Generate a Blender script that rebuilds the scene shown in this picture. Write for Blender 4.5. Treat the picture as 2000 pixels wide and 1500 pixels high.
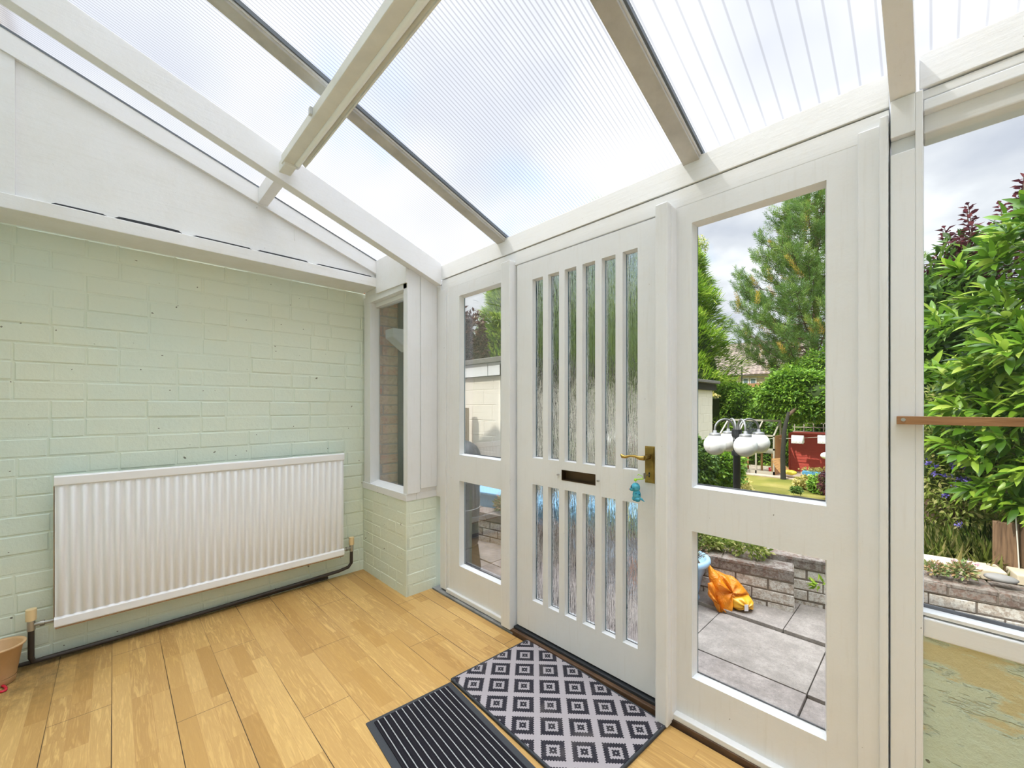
import bpy, bmesh, math, random
import numpy as np
from mathutils import Vector, Matrix
random.seed(7); RNG = np.random.default_rng(7)
for o in list(bpy.data.objects): bpy.data.objects.remove(o)
S = bpy.context.scene; C = S.collection
PI = math.pi

# ------------------------------------------------------------------ camera
FPX, HY, TH = 801.0, 794.0, math.radians(44.17)
AX = (-math.cos(TH), math.sin(TH)); RT = (math.sin(TH), math.cos(TH))
cd = bpy.data.cameras.new('camera'); cam = bpy.data.objects.new('camera', cd); C.objects.link(cam)
cd.sensor_width = 36; cd.sensor_fit = 'HORIZONTAL'; cd.lens = 36*FPX/2000
cd.shift_y = (HY-750)/2000; cd.clip_start = 0.02; cd.clip_end = 500
cam.location = (0, 0, 1.30); cam.rotation_euler = (PI/2, 0, math.atan2(-AX[0], AX[1]))
S.camera = cam
def ray(px, py):
    u = px-1000
    return Vector((AX[0]*FPX+RT[0]*u, AX[1]*FPX+RT[1]*u, HY-py))
def at(px, py, y):                      # the place at distance y (out through the door wall) seen at a pixel
    r = ray(px, py); t = y/r.y
    return Vector((r.x*t, y, r.z*t+1.30))
def gd(px, py, z):                      # the place on a level surface
    r = ray(px, py); t = (z-1.30)/r.z
    return Vector((r.x*t, r.y*t, z))

# ------------------------------------------------------------------ view, sky and sun
S.view_settings.view_transform = 'Standard'; S.view_settings.look = 'None'
S.view_settings.gamma = 1; S.view_settings.use_curve_mapping = False
S.view_settings.exposure = 0.72
W = bpy.data.worlds.new('sky'); S.world = W; W.use_nodes = True
def sky():
    nt = W.node_tree; nt.nodes.clear(); N = nt.nodes.new; L = nt.links.new
    tc = N('ShaderNodeTexCoord'); sx = N('ShaderNodeSeparateXYZ'); L(tc.outputs['Generated'], sx.inputs[0])
    def m(op, a, b=None, c=None):
        n = N('ShaderNodeMath'); n.operation = op
        for i, v in enumerate((a, b, c)):
            if v is None: continue
            if isinstance(v, (int, float)): n.inputs[i].default_value = v
            else: L(v, n.inputs[i])
        return n.outputs[0]
    z = m('MAXIMUM', sx.outputs['Z'], 0.0); d = m('ADD', z, 0.22)
    cx = m('DIVIDE', sx.outputs['X'], d); cy = m('DIVIDE', sx.outputs['Y'], d)
    cb = N('ShaderNodeCombineXYZ'); L(cx, cb.inputs[0]); L(cy, cb.inputs[1])
    def noise(sc, off, det=6):
        mp = N('ShaderNodeMapping'); mp.inputs['Location'].default_value = off; L(cb.outputs[0], mp.inputs[0])
        n = N('ShaderNodeTexNoise'); n.inputs['Scale'].default_value = sc; n.inputs['Detail'].default_value = det
        n.inputs['Roughness'].default_value = .5; L(mp.outputs[0], n.inputs[0]); return n.outputs['Fac']
    def ramp(f, stops):
        r = N('ShaderNodeValToRGB'); e = r.color_ramp.elements
        while len(e) < len(stops): e.new(.5)
        for q, (p, c) in zip(e, stops): q.position = p; q.color = (*c, 1)
        L(f, r.inputs[0]); return r.outputs[0]
    cover = ramp(noise(1.15, (3.1, 1.7, 0)), [(.31, (0, 0, 0)), (.43, (1, 1, 1))])
    cloud = ramp(noise(1.7, (8.3, 4.4, 0), 7), [(.36, (.42, .445, .52)), (.50, (.58, .595, .64)), (.62, (.80, .81, .835))])
    blue = ramp(z, [(0, (.46, .60, .80)), (.7, (.26, .43, .74))])
    mx = N('ShaderNodeMix'); mx.data_type = 'RGBA'; L(cover, mx.inputs[0]); L(blue, mx.inputs[6]); L(cloud, mx.inputs[7])
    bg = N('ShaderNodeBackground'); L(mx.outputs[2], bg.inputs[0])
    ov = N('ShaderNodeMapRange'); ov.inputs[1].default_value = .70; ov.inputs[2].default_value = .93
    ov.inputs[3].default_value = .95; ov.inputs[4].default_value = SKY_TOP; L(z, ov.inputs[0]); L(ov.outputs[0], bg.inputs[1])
    out = N('ShaderNodeOutputWorld'); L(bg.outputs[0], out.inputs[0])
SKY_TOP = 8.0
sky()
sd = bpy.data.lights.new('sun', 'SUN'); sun = bpy.data.objects.new('sun', sd); C.objects.link(sun)
sd.energy = 2.7; sd.angle = math.radians(1.0); sd.color = (1, .95, .86)
EL, AZ = math.radians(48), math.radians(25)     # travels towards +y and a little towards +x
sdir = Vector((math.sin(AZ)*math.cos(EL), math.cos(AZ)*math.cos(EL), -math.sin(EL)))
sun.rotation_euler = sdir.to_track_quat('-Z', 'Y').to_euler()
S.cycles.max_bounces = 14; S.cycles.transparent_max_bounces = 24; S.cycles.transmission_bounces = 12
S.cycles.diffuse_bounces = 6; S.cycles.caustics_refractive = True

# ------------------------------------------------------------------ naming helpers
def tag(o, label=None, cat=None, group=None, kind=None):
    if label: o['label'] = label
    if cat: o['category'] = cat
    if group: o['group'] = group
    if kind: o['kind'] = kind
    return o
def empty(name, loc=(0, 0, 0), rz=0, parent=None):
    o = bpy.data.objects.new(name, None); C.objects.link(o); o.location = loc; o.rotation_euler = (0, 0, rz)
    o.empty_display_size = .05
    if parent: o.parent = parent
    return o
def link(name, me, mat=None, parent=None, loc=None):
    o = bpy.data.objects.new(name, me); C.objects.link(o)
    if mat: me.materials.append(mat)
    if parent: o.parent = parent
    if loc is not None: o.location = loc
    return o
def bevel(o, w=.002, seg=2):
    b = o.modifiers.new('bevel', 'BEVEL'); b.width = w; b.segments = seg; b.limit_method = 'ANGLE'; b.angle_limit = math.radians(40)
    return o
class MB:
    def __init__(s): s.v = []; s.f = []; s.sm = []
    def add(s, vs, fs, smooth=False):
        n = len(s.v); s.v += [tuple(v) for v in vs]; s.f += [tuple(i+n for i in f) for f in fs]; s.sm += [smooth]*len(fs); return s
    def box(s, x0, x1, y0, y1, z0, z1):
        x0, x1 = min(x0, x1), max(x0, x1); y0, y1 = min(y0, y1), max(y0, y1); z0, z1 = min(z0, z1), max(z0, z1)
        return s.add([(x, y, z) for z in (z0, z1) for y in (y0, y1) for x in (x0, x1)],
                     [(0, 2, 3, 1), (4, 5, 7, 6), (0, 1, 5, 4), (2, 6, 7, 3), (0, 4, 6, 2), (1, 3, 7, 5)])
    def obox(s, c, ax, ay, az):         # oriented box: centre and three half vectors
        c, ax, ay, az = map(Vector, (c, ax, ay, az))
        return s.add([c+sx*ax+sy*ay+sz*az for sz in (-1, 1) for sy in (-1, 1) for sx in (-1, 1)],
                     [(0, 2, 3, 1), (4, 5, 7, 6), (0, 1, 5, 4), (2, 6, 7, 3), (0, 4, 6, 2), (1, 3, 7, 5)])
    def beam(s, a, b, w, h, up=(0, 0, 1)):
        a, b = Vector(a), Vector(b); d = (b-a); side = d.cross(Vector(up)).normalized(); u = side.cross(d).normalized()
        return s.obox((a+b)/2, d/2, side*w/2, u*h/2)
    def prism(s, poly, axis, a, b):     # poly of 2D points extruded along an axis
        def P(p, t):
            return {'x': (t, p[0], p[1]), 'y': (p[0], t, p[1]), 'z': (p[0], p[1], t)}[axis]
        n = len(poly)
        return s.add([P(p, a) for p in poly]+[P(p, b) for p in poly],
                     [tuple(range(n))[::-1], tuple(range(n, 2*n))]+[(i, (i+1) % n, n+(i+1) % n, n+i) for i in range(n)])
    def tube(s, pts, r, n=10, caps=True, smooth=True):
        pts = [Vector(p) for p in pts]; m = len(pts); R = r if isinstance(r, (list, tuple)) else [r]*m
        rings = []; up = Vector((0, 0, 1)); prev = None
        for i, p in enumerate(pts):
            d = (pts[min(i+1, m-1)]-pts[max(i-1, 0)]).normalized()
            if prev is None:
                a = d.cross(up)
                if a.length < .1: a = d.cross(Vector((1, 0, 0)))
            else: a = prev-d*prev.dot(d)
            a.normalize(); prev = a; b = d.cross(a)
            rings.append([p+(a*math.cos(2*PI*k/n)+b*math.sin(2*PI*k/n))*R[i] for k in range(n)])
        vs = [v for q in rings for v in q]
        fs = [(i*n+k, i*n+(k+1) % n, (i+1)*n+(k+1) % n, (i+1)*n+k) for i in range(m-1) for k in range(n)]
        s.add(vs, fs, smooth)
        if caps: s.add(rings[0], [tuple(range(n))]); s.add(rings[-1], [tuple(range(n))[::-1]])
        return s
    def lathe(s, prof, c=(0, 0, 0), n=32, smooth=True, sx=1, sy=1):
        vs = []; idx = []
        for (r, z) in prof:
            idx.append(len(vs))
            for k in range(n):
                a = 2*PI*k/n; vs.append((c[0]+r*math.cos(a)*sx, c[1]+r*math.sin(a)*sy, c[2]+z))
        fs = [(idx[i]+k, idx[i]+(k+1) % n, idx[i+1]+(k+1) % n, idx[i+1]+k) for i in range(len(prof)-1) for k in range(n)]
        return s.add(vs, fs, smooth)
    def ball(s, c, r, n=20, m=12, sc=(1, 1, 1)):
        prof = [(max(r*math.sin(PI*i/m), 1e-5), -r*math.cos(PI*i/m)) for i in range(m+1)]
        vs = []
        for (q, z) in prof:
            for k in range(n):
                a = 2*PI*k/n; vs.append((c[0]+q*math.cos(a)*sc[0], c[1]+q*math.sin(a)*sc[1], c[2]+z*sc[2]))
        return s.add(vs, [(i*n+k, i*n+(k+1) % n, (i+1)*n+(k+1) % n, (i+1)*n+k) for i in range(m) for k in range(n)], True)
    def build(s, name, mat, parent=None, off=None, kind=None, bev=None):
        o = Vector(off) if off is not None else Vector((0, 0, 0))
        me = bpy.data.meshes.new(name); me.from_pydata([tuple(Vector(v)-o) for v in s.v], [], s.f)
        me.polygons.foreach_set('use_smooth', s.sm); me.update()
        ob = link(name, me, mat, parent)
        if off is not None and parent is None: ob.location = o
        if kind: ob['kind'] = kind
        if bev: bevel(ob, bev)
        return ob

# ------------------------------------------------------------------ materials
def newmat(name):
    m = bpy.data.materials.new(name); m.use_nodes = True; nt = m.node_tree; nt.nodes.clear()
    out = nt.nodes.new('ShaderNodeOutputMaterial'); return m, nt, out
class G:                                   # terse node graph builder
    def __init__(s, nt): s.nt = nt
    def n(s, t, **kw):
        q = s.nt.nodes.new('ShaderNode'+t)
        for k, v in kw.items(): setattr(q, k, v)
        return q
    def put(s, v, sock):
        if v is None: return
        if isinstance(v, bpy.types.NodeSocket): s.nt.links.new(v, sock)
        elif isinstance(v, tuple) and len(v) == 3 and sock.type == 'RGBA': sock.default_value = (*v, 1)
        else: sock.default_value = v
    def m(s, op, a, b=None, c=None):
        q = s.n('Math', operation=op)
        for i, v in enumerate((a, b, c)): s.put(v, q.inputs[i])
        return q.outputs[0]
    def co(s, scale=(1, 1, 1), rot=(0, 0, 0), loc=(0, 0, 0)):
        t = s.n('TexCoord'); mp = s.n('Mapping'); s.put(t.outputs['Object'], mp.inputs[0])
        mp.inputs['Scale'].default_value = scale; mp.inputs['Rotation'].default_value = rot; mp.inputs['Location'].default_value = loc
        return mp.outputs[0]
    def noise(s, vec, sc, det=4, rough=.5, dist=0):
        q = s.n('TexNoise'); s.put(vec, q.inputs['Vector']); q.inputs['Scale'].default_value = sc
        q.inputs['Detail'].default_value = det; q.inputs['Roughness'].default_value = rough; q.inputs['Distortion'].default_value = dist
        return q.outputs['Fac']
    def ramp(s, f, stops, const=False):
        r = s.n('ValToRGB'); e = r.color_ramp.elements
        if const: r.color_ramp.interpolation = 'CONSTANT'
        while len(e) < len(stops): e.new(.5)
        for q, (p, c) in zip(e, stops):
            q.position = p; q.color = (*(c if isinstance(c, tuple) else (c, c, c)), 1)
        s.put(f, r.inputs[0]); return r.outputs[0]
    def mix(s, f, a, b, mode='MIX'):
        q = s.n('Mix', data_type='RGBA', blend_type=mode); s.put(f, q.inputs[0]); s.put(a, q.inputs[6]); s.put(b, q.inputs[7]); return q.outputs[2]
    def bump(s, h, st=.3, d=.01):
        q = s.n('Bump'); q.inputs['Strength'].default_value = st; q.inputs['Distance'].default_value = d; s.put(h, q.inputs['Height']); return q.outputs[0]
    def bsdf(s, out, col, rough=.5, nor=None, metal=0, spec=.5, **kw):
        q = s.n('BsdfPrincipled'); s.put(col, q.inputs['Base Color']); s.put(rough, q.inputs['Roughness'])
        s.put(metal, q.inputs['Metallic']); s.put(spec, q.inputs['Specular IOR Level']); s.put(nor, q.inputs['Normal'])
        for k, v in kw.items(): s.put(v, q.inputs[k])
        if out: s.nt.links.new(q.outputs[0], out.inputs[0])
        return q.outputs[0]
def plain(name, col, rough=.5, metal=0, bump=0, bsc=60, var=0, spec=.5):
    m, nt, out = newmat(name); g = G(nt); v = g.co(); nor = None; c = col
    if bump: nor = g.bump(g.noise(v, bsc, 5), bump, .004)
    if var:
        f = g.noise(v, 9, 5, .6); c = g.mix(g.ramp(f, [(.35, 0.), (.7, 1.)]), col, tuple(x*(1-var) for x in col))
    g.bsdf(out, c, rough, nor, metal, spec); return m
def paint(name, col, dirt=(.50, .46, .38), amt=.35, axis=2):
    """old brush-painted timber: faint grain, grime and small chips"""
    m, nt, out = newmat(name); g = G(nt)
    sc = [1, 1, 1]; sc[axis] = .06
    v = g.co(tuple(sc)); w = g.co()
    grain = g.noise(v, 90, 4, .6); big = g.noise(w, 5, 6, .65); sm = g.noise(w, 55, 3, .6)
    c = g.mix(g.ramp(big, [(.45, 0.), (.8, amt)]), col, tuple(a*b for a, b in zip(col, (.90, .87, .80))))
    c = g.mix(g.ramp(grain, [(.55, 0.), (.8, .16)]), c, dirt)
    c = g.mix(g.ramp(sm, [(.745, 0.), (.77, .75)]), c, tuple(x*.45 for x in dirt))
    nor = g.bump(g.m('ADD', g.m('MULTIPLY', grain, .5), g.noise(w, 28, 5, .6)), .22, .004)
    g.bsdf(out, c, .42, nor); return m
WHITE = (.77, .78, .79)
M = {}
M['paint_v'] = paint('white_gloss_paint_vertical', WHITE, axis=2)
M['paint_x'] = paint('white_gloss_paint_lengthwise', WHITE, axis=0)
M['paint_y'] = paint('white_gloss_paint_rafter', (.78, .785, .79), axis=1)
M['paint_old'] = paint('flaking_white_paint', (.78, .785, .785), amt=.7, axis=1)
M['board'] = paint('white_board', (.78, .785, .785), amt=.5, axis=1)
M['bar'] = plain('weathered_grey_bar', (.56, .55, .52), .55, .15, .15, 40, .25)
M['bar_white'] = plain('glazing_bar_lip', (.72, .72, .72), .4)
M['gasket'] = plain('rubber_gasket', (.12, .14, .16), .5)
M['rad'] = plain('radiator_enamel', (.84, .85, .87), .3)
M['rust'] = plain('rusty_edge', (.45, .24, .11), .7, 0, .3, 90, .4)
M['pipe'] = plain('dark_painted_pipe', (.045, .036, .03), .5, .2, .3, 60)
M['chrome'] = plain('dull_chrome', (.45, .44, .42), .35, .9)
M['cream_plastic'] = plain('yellowed_plastic', (.78, .60, .33), .4)
M['black'] = plain('black_rubber', (.02, .022, .026), .6, 0, .2, 200)
M['putty'] = plain('grey_putty', (.16, .165, .18), .7, 0, .4, 70, .4); M['seal'] = plain('teal_sealant', (.06, .16, .21), .5, 0, .3, 80, .5)
M['pebble0'] = plain('dusty_grey_strip', (.30, .30, .29), .8, 0, .3, 50, .4)
M['dark_wood'] = plain('dark_threshold_wood', (.13, .068, .033), .6, 0, .4, 40, .6)
M['rubber'] = plain('mat_rubber', (.035, .04, .048), .75, 0, .3, 300)
M['tube'] = plain('frosted_tube', (.86, .89, .87), .2)
M['fixture'] = plain('cream_enamel', (.76, .76, .70), .35, 0, .05, 60, .1)
M['brass'] = plain('tarnished_brass', (.52, .36, .10), .32, .85, .4, 60, .6)
M['bronze'] = plain('dark_letter_plate', (.11, .07, .035), .45, .6, .2, 50, .3)
M['steel'] = plain('galvanised_post', (.22, .22, .22), .5, .3)
M['blackpipe'] = plain('black_cast_iron', (.02, .021, .024), .45)
M['hopper'] = plain('grey_plastic', (.62, .64, .66), .4)
def mk_floor():
    m, nt, out = newmat('oak_strip_laminate'); g = G(nt)
    t = g.n('TexCoord'); sx = g.n('SeparateXYZ'); g.put(t.outputs['Object'], sx.inputs[0]); X, Y = sx.outputs[0], sx.outputs[1]
    yb = g.m('ADD', Y, .006+19.18); bd = g.m('DIVIDE', yb, .1918); sp = g.m('MULTIPLY', bd, 3.0)
    bi = g.m('FLOOR', bd); si = g.m('FLOOR', sp)
    def rnd(a, b=None, w=0.):
        q = g.n('TexWhiteNoise', noise_dimensions='2D'); c = g.n('CombineXYZ'); g.put(a, c.inputs[0]); g.put(b if b is not None else w, c.inputs[1])
        g.put(c.outputs[0], q.inputs['Vector']); return q.outputs['Value']
    xs = g.m('ADD', g.m('DIVIDE', X, .52), g.m('MULTIPLY', rnd(si, None, 3.3), 7.0))
    # strips of uneven length: warp before the floor
    xs = g.m('ADD', xs, g.m('MULTIPLY', g.m('SINE', g.m('ADD', g.m('MULTIPLY', xs, 2.1), si)), .3))
    ci = g.m('FLOOR', xs); tone = rnd(ci, si); tone2 = rnd(g.m('ADD', ci, 37.), si)
    xb = g.m('ADD', g.m('DIVIDE', X, 1.29), g.m('ADD', g.m('MULTIPLY', bi, .37), .31)); 
    cb = g.n('CombineXYZ'); g.put(g.m('MULTIPLY', X, 1.), cb.inputs[0]); g.put(g.m('MULTIPLY', Y, 11.), cb.inputs[1]); g.put(g.m('MULTIPLY', tone, 50.), cb.inputs[2])
    gr = g.noise(cb.outputs[0], 5.5, 5, .6, 1.1)
    cb2 = g.n('CombineXYZ'); g.put(g.m('MULTIPLY', X, 1.6), cb2.inputs[0]); g.put(g.m('MULTIPLY', Y, 90.), cb2.inputs[1]); g.put(tone, cb2.inputs[2])
    fine = g.noise(cb2.outputs[0], 6, 3, .6)
    wv = g.m('SINE', g.m('MULTIPLY', gr, 15.))
    base = g.ramp(tone, [(0, (.48, .285, .088)), (.35, (.59, .37, .13)), (.7, (.66, .435, .16)), (1, (.53, .32, .10))])
    c = g.mix(g.m('MULTIPLY', g.m('ADD', g.m('MULTIPLY', wv, .5), .5), g.m('ADD', .22, g.m('MULTIPLY', tone2, .45))), base, (.33, .175, .05))
    c = g.mix(g.ramp(fine, [(.5, 0.), (.75, .32)]), c, (.34, .19, .06))
    def edge(v, w):
        f = g.m('FRACT', v); a = g.m('MINIMUM', f, g.m('SUBTRACT', 1., f)); return g.m('LESS_THAN', a, w)
    c = g.mix(g.m('MULTIPLY', edge(sp, .014), .38), c, (.34, .17, .06)); c = g.mix(g.m('MULTIPLY', edge(xs, .003), .3), c, (.34, .17, .06))
    bl = g.m('MAXIMUM', g.m('MULTIPLY', edge(bd, .0075), g.ramp(g.noise(g.co(), 1.1, 2), [(.42, .25), (.56, 1.)])), g.m('MULTIPLY', edge(xb, .0012), .8))
    c = g.mix(bl, c, (.06, .035, .015))
    # spilt compost and grime by the wall and its flowerpot
    w = g.co(); near = g.n('MapRange'); g.put(X, near.inputs[0]); near.inputs[1].default_value = -3.18; near.inputs[2].default_value = -2.75; near.inputs[3].default_value = 1; near.inputs[4].default_value = 0
    dots = g.ramp(g.noise(w, 75, 2, .5), [(.66, 0.), (.69, 1.)]); patch = g.ramp(g.noise(w, 3.5, 4, .6), [(.40, 0.), (.62, 1.)])
    dotm = g.m('MULTIPLY', dots, g.m('MULTIPLY', near.outputs[0], patch))
    c = g.mix(dotm, c, (.05, .035, .02))
    p = g.n('VectorMath', operation='DISTANCE'); g.put(t.outputs['Object'], p.inputs[0]); p.inputs[1].default_value = (-3.02, -.33, 0)
    soil = g.m('MULTIPLY', g.ramp(p.outputs['Value'], [(.10, 1.), (.42, 0.)]), g.ramp(g.noise(w, 17, 7, .8), [(.36, .1), (.66, .85)]))
    c = g.mix(soil, c, (.12, .085, .035))
    nor = g.bump(g.m('SUBTRACT', g.m('MULTIPLY', fine, .15), bl), .25, .002)
    g.bsdf(out, c, g.ramp(gr, [(.3, .30), (.7, .42)]), nor, 0, .4); return m
M['floor'] = mk_floor()
def mk_green(name, plaster=False):
    m, nt, out = newmat(name); g = G(nt); w = g.co(); t = g.n('TexCoord'); sx = g.n('SeparateXYZ'); g.put(t.outputs['Object'], sx.inputs[0])
    big = g.noise(w, 1.3, 4, .55)
    c = g.mix(g.ramp(big, [(.35, 0.), (.65, 1.)]), (.69, .785, .695), (.735, .785, .65))
    c = g.mix(g.ramp(g.noise(w, 38, 4, .7), [(.62, 0.), (.80, .25)]), c, (.45, .47, .33))
    c = g.mix(g.ramp(g.noise(w, 34, 1, .5), [(.775, 0.), (.785, .8)]), c, (.10, .08, .05))
    h = g.m('ADD', g.noise(w, 45, 6, .7), g.m('MULTIPLY', g.noise(w, 9, 4, .6), 1.2)); st = .35
    if plaster:
        st = .9; c = g.mix(1., c, (.84, .86, .78), 'MULTIPLY')  # paint darkened all over: shade below the sill put into the colour
        q = g.m('ADD', g.noise(g.co((1, 1, 3)), 4.2, 6, .65), g.m('MULTIPLY', g.m('SUBTRACT', sx.outputs[2], .38), .30))
        c = g.mix(g.ramp(q, [(.56, 0.), (.62, .65)]), c, (.60, .47, .19))
        h = g.m('ADD', h, g.m('MULTIPLY', g.ramp(q, [(.53, 0.), (.56, 1.)]), -1.0))
    g.bsdf(out, c, .55, g.bump(h, st, .006), 0, .3); return m
M['green'] = mk_green('pale_green_masonry_paint'); M['green_render'] = mk_green('green_painted_render', True)
def mk_poly(name, pitch, phase=0, lo=.62, hi=.92, w0=.09, w1=.20):
    m, nt, out = newmat(name); g = G(nt); t = g.n('TexCoord'); sx = g.n('SeparateXYZ'); g.put(t.outputs['Object'], sx.inputs[0])
    f = g.m('FRACT', g.m('DIVIDE', g.m('ADD', sx.outputs[0], 20+phase), pitch)); tri = g.m('ABSOLUTE', g.m('SUBTRACT', f, .5))
    rib = g.ramp(tri, [(.0, (lo, lo*.99, lo*.97)), (w0, (lo, lo*.99, lo*.97)), (w1, (hi, hi, hi*.99)), (.5, (hi, hi, hi*.985))])
    dirt = g.noise(g.co((1, .35, 1)), 2.2, 4, .6)
    rib = g.mix(g.ramp(dirt, [(.42, 0.), (.75, .20)]), rib, (.60, .60, .60))
    tr = g.n('BsdfTranslucent'); g.put(rib, tr.inputs[0]); tp = g.n('BsdfTransparent'); g.put(g.mix(.5, rib, (.9, .92, .95)), tp.inputs[0])
    g1 = g.n('BsdfRefraction'); g.put(rib, g1.inputs[0]); g1.inputs['Roughness'].default_value = .42; g1.inputs['IOR'].default_value = 1.02
    a = g.n('MixShader'); a.inputs[0].default_value = .80; g.put(tr.outputs[0], a.inputs[1]); g.put(g1.outputs[0], a.inputs[2])
    b = g.n('MixShader'); b.inputs[0].default_value = .30; g.put(a.outputs[0], b.inputs[1]); g.put(tp.outputs[0], b.inputs[2])
    gl = g.n('BsdfGlossy'); gl.inputs['Roughness'].default_value = .25; d = g.n('MixShader'); d.inputs[0].default_value = .04
    g.put(b.outputs[0], d.inputs[1]); g.put(gl.outputs[0], d.inputs[2]); nt.links.new(d.outputs[0], out.inputs[0]); return m
M['poly_fine'] = mk_poly('twinwall_roof_sheet', .0165); M['poly_coarse'] = mk_poly('ribbed_roof_sheet', .052, 0, .66, .90, .035, .075)
def mk_glass():
    m, nt, out = newmat('clear_glass'); g = G(nt)
    tp = g.n('BsdfTransparent'); tp.inputs[0].default_value = (.965, .98, .975, 1); gl = g.n('BsdfGlossy'); gl.inputs['Roughness'].default_value = .0
    fr = g.n('Fresnel'); fr.inputs[0].default_value = 1.35
    a = g.n('MixShader'); g.put(g.m('MULTIPLY', fr.outputs[0], .45), a.inputs[0]); g.put(tp.outputs[0], a.inputs[1]); g.put(gl.outputs[0], a.inputs[2])
    nt.links.new(a.outputs[0], out.inputs[0]); return m
M['glass'] = mk_glass()
def mk_reed():
    m, nt, out = newmat('rain_textured_glass'); g = G(nt)
    h = g.m('ADD', g.noise(g.co((1, 1, .05)), 230, 3, .65, .5), g.m('MULTIPLY', g.noise(g.co((1, 1, .08)), 110, 2, .6), 1.6))
    nor = g.bump(h, 1.0, .010)
    r = g.n('BsdfRefraction'); r.inputs[0].default_value = (.98, .99, .985, 1); r.inputs['Roughness'].default_value = .10; r.inputs['IOR'].default_value = 1.22; g.put(nor, r.inputs['Normal'])
    gl = g.n('BsdfGlossy'); gl.inputs['Roughness'].default_value = .12; g.put(nor, gl.inputs['Normal'])
    a = g.n('MixShader'); a.inputs[0].default_value = .04; g.put(r.outputs[0], a.inputs[1]); g.put(gl.outputs[0], a.inputs[2])
    nt.links.new(a.outputs[0], out.inputs[0]); return m
M['reed'] = mk_reed()
def leafmat(name, stops, trans=.35, rough=.45):
    """leaf colour picked per leaf from the attribute lv"""
    m, nt, out = newmat(name); g = G(nt); at_ = g.n('Attribute'); at_.attribute_name = 'lv'
    c = g.ramp(at_.outputs['Fac'], stops); b = g.bsdf(None, c, rough, None, 0, .3)
    tr = g.n('BsdfTranslucent'); g.put(g.mix(.5, c, (.45, .55, .08), 'MULTIPLY') if False else c, tr.inputs[0])
    a = g.n('MixShader'); a.inputs[0].default_value = trans; g.put(b, a.inputs[1]); g.put(tr.outputs[0], a.inputs[2])
    nt.links.new(a.outputs[0], out.inputs[0]); return m
def brickmat(name, cols, rough=.85, bsc=60):
    """weathered bricks coloured one by one from the attribute lv, blotched with lime or moss"""
    m, nt, out = newmat(name); g = G(nt); at_ = g.n('Attribute'); at_.attribute_name = 'lv'; w = g.co()
    c = g.ramp(at_.outputs['Fac'], cols[0]); f = g.noise(w, 26, 7, .8)
    c = g.mix(g.ramp(f, [(.44, 0.), (.54, .9)]), c, cols[1]); f2 = g.noise(w, 70, 5, .8); c = g.mix(g.ramp(f2, [(.5, 0.), (.66, .7)]), c, cols[2])
    g.bsdf(out, c, rough, g.bump(g.m('ADD', f, f2), .5, .006), 0, .2); return m
M['limebrick'] = brickmat('limewashed_garden_brick', ([(0, (.36, .28, .22)), (.5, (.50, .43, .36)), (1, (.58, .50, .42))], (.66, .63, .57), (.15, .12, .09)))
M['coping'] = brickmat('mossy_coping_brick', ([(0, (.13, .095, .08)), (1, (.24, .155, .12))], (.28, .25, .22), (.07, .055, .045)))
M['redbrick'] = brickmat('old_red_house_brick', ([(0, (.50, .36, .23)), (.35, (.60, .30, .18)), (.6, (.52, .38, .26)), (.8, (.72, .22, .12)), (1, (.62, .45, .30))], (.62, .45, .30), (.24, .18, .12)))
M['mortar'] = plain('dark_mortar', (.15, .12, .095), .9, 0, .5, 80)
M['mortar_pale'] = plain('mortar', (.34, .30, .25), .9, 0, .5, 80)
def mk_paving():
    m, nt, out = newmat('concrete_paving_slab'); g = G(nt); w = g.co(); at_ = g.n('Attribute'); at_.attribute_name = 'lv'
    c = g.ramp(g.noise(w, 6, 9, .8), [(.36, (.165, .138, .13)), (.5, (.245, .208, .194)), (.62, (.34, .295, .272))])
    c = g.mix(g.m('MULTIPLY', at_.outputs['Fac'], .3), c, (.28, .27, .22)); c = g.mix(g.ramp(g.noise(w, 110, 5, .8), [(.52, 0.), (.68, .55)]), c, (.09, .075, .07))
    c = g.mix(g.ramp(g.noise(w, 130, 2, .5), [(.72, 0.), (.76, .6)]), c, (.5, .48, .46))
    g.bsdf(out, c, .85, g.bump(g.noise(w, 90, 6, .8), .35, .003), 0, .2); return m
M['paving'] = mk_paving()
M['joint'] = plain('joint_sand', (.11, .09, .065), .95, 0, .4, 90, .4)

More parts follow.
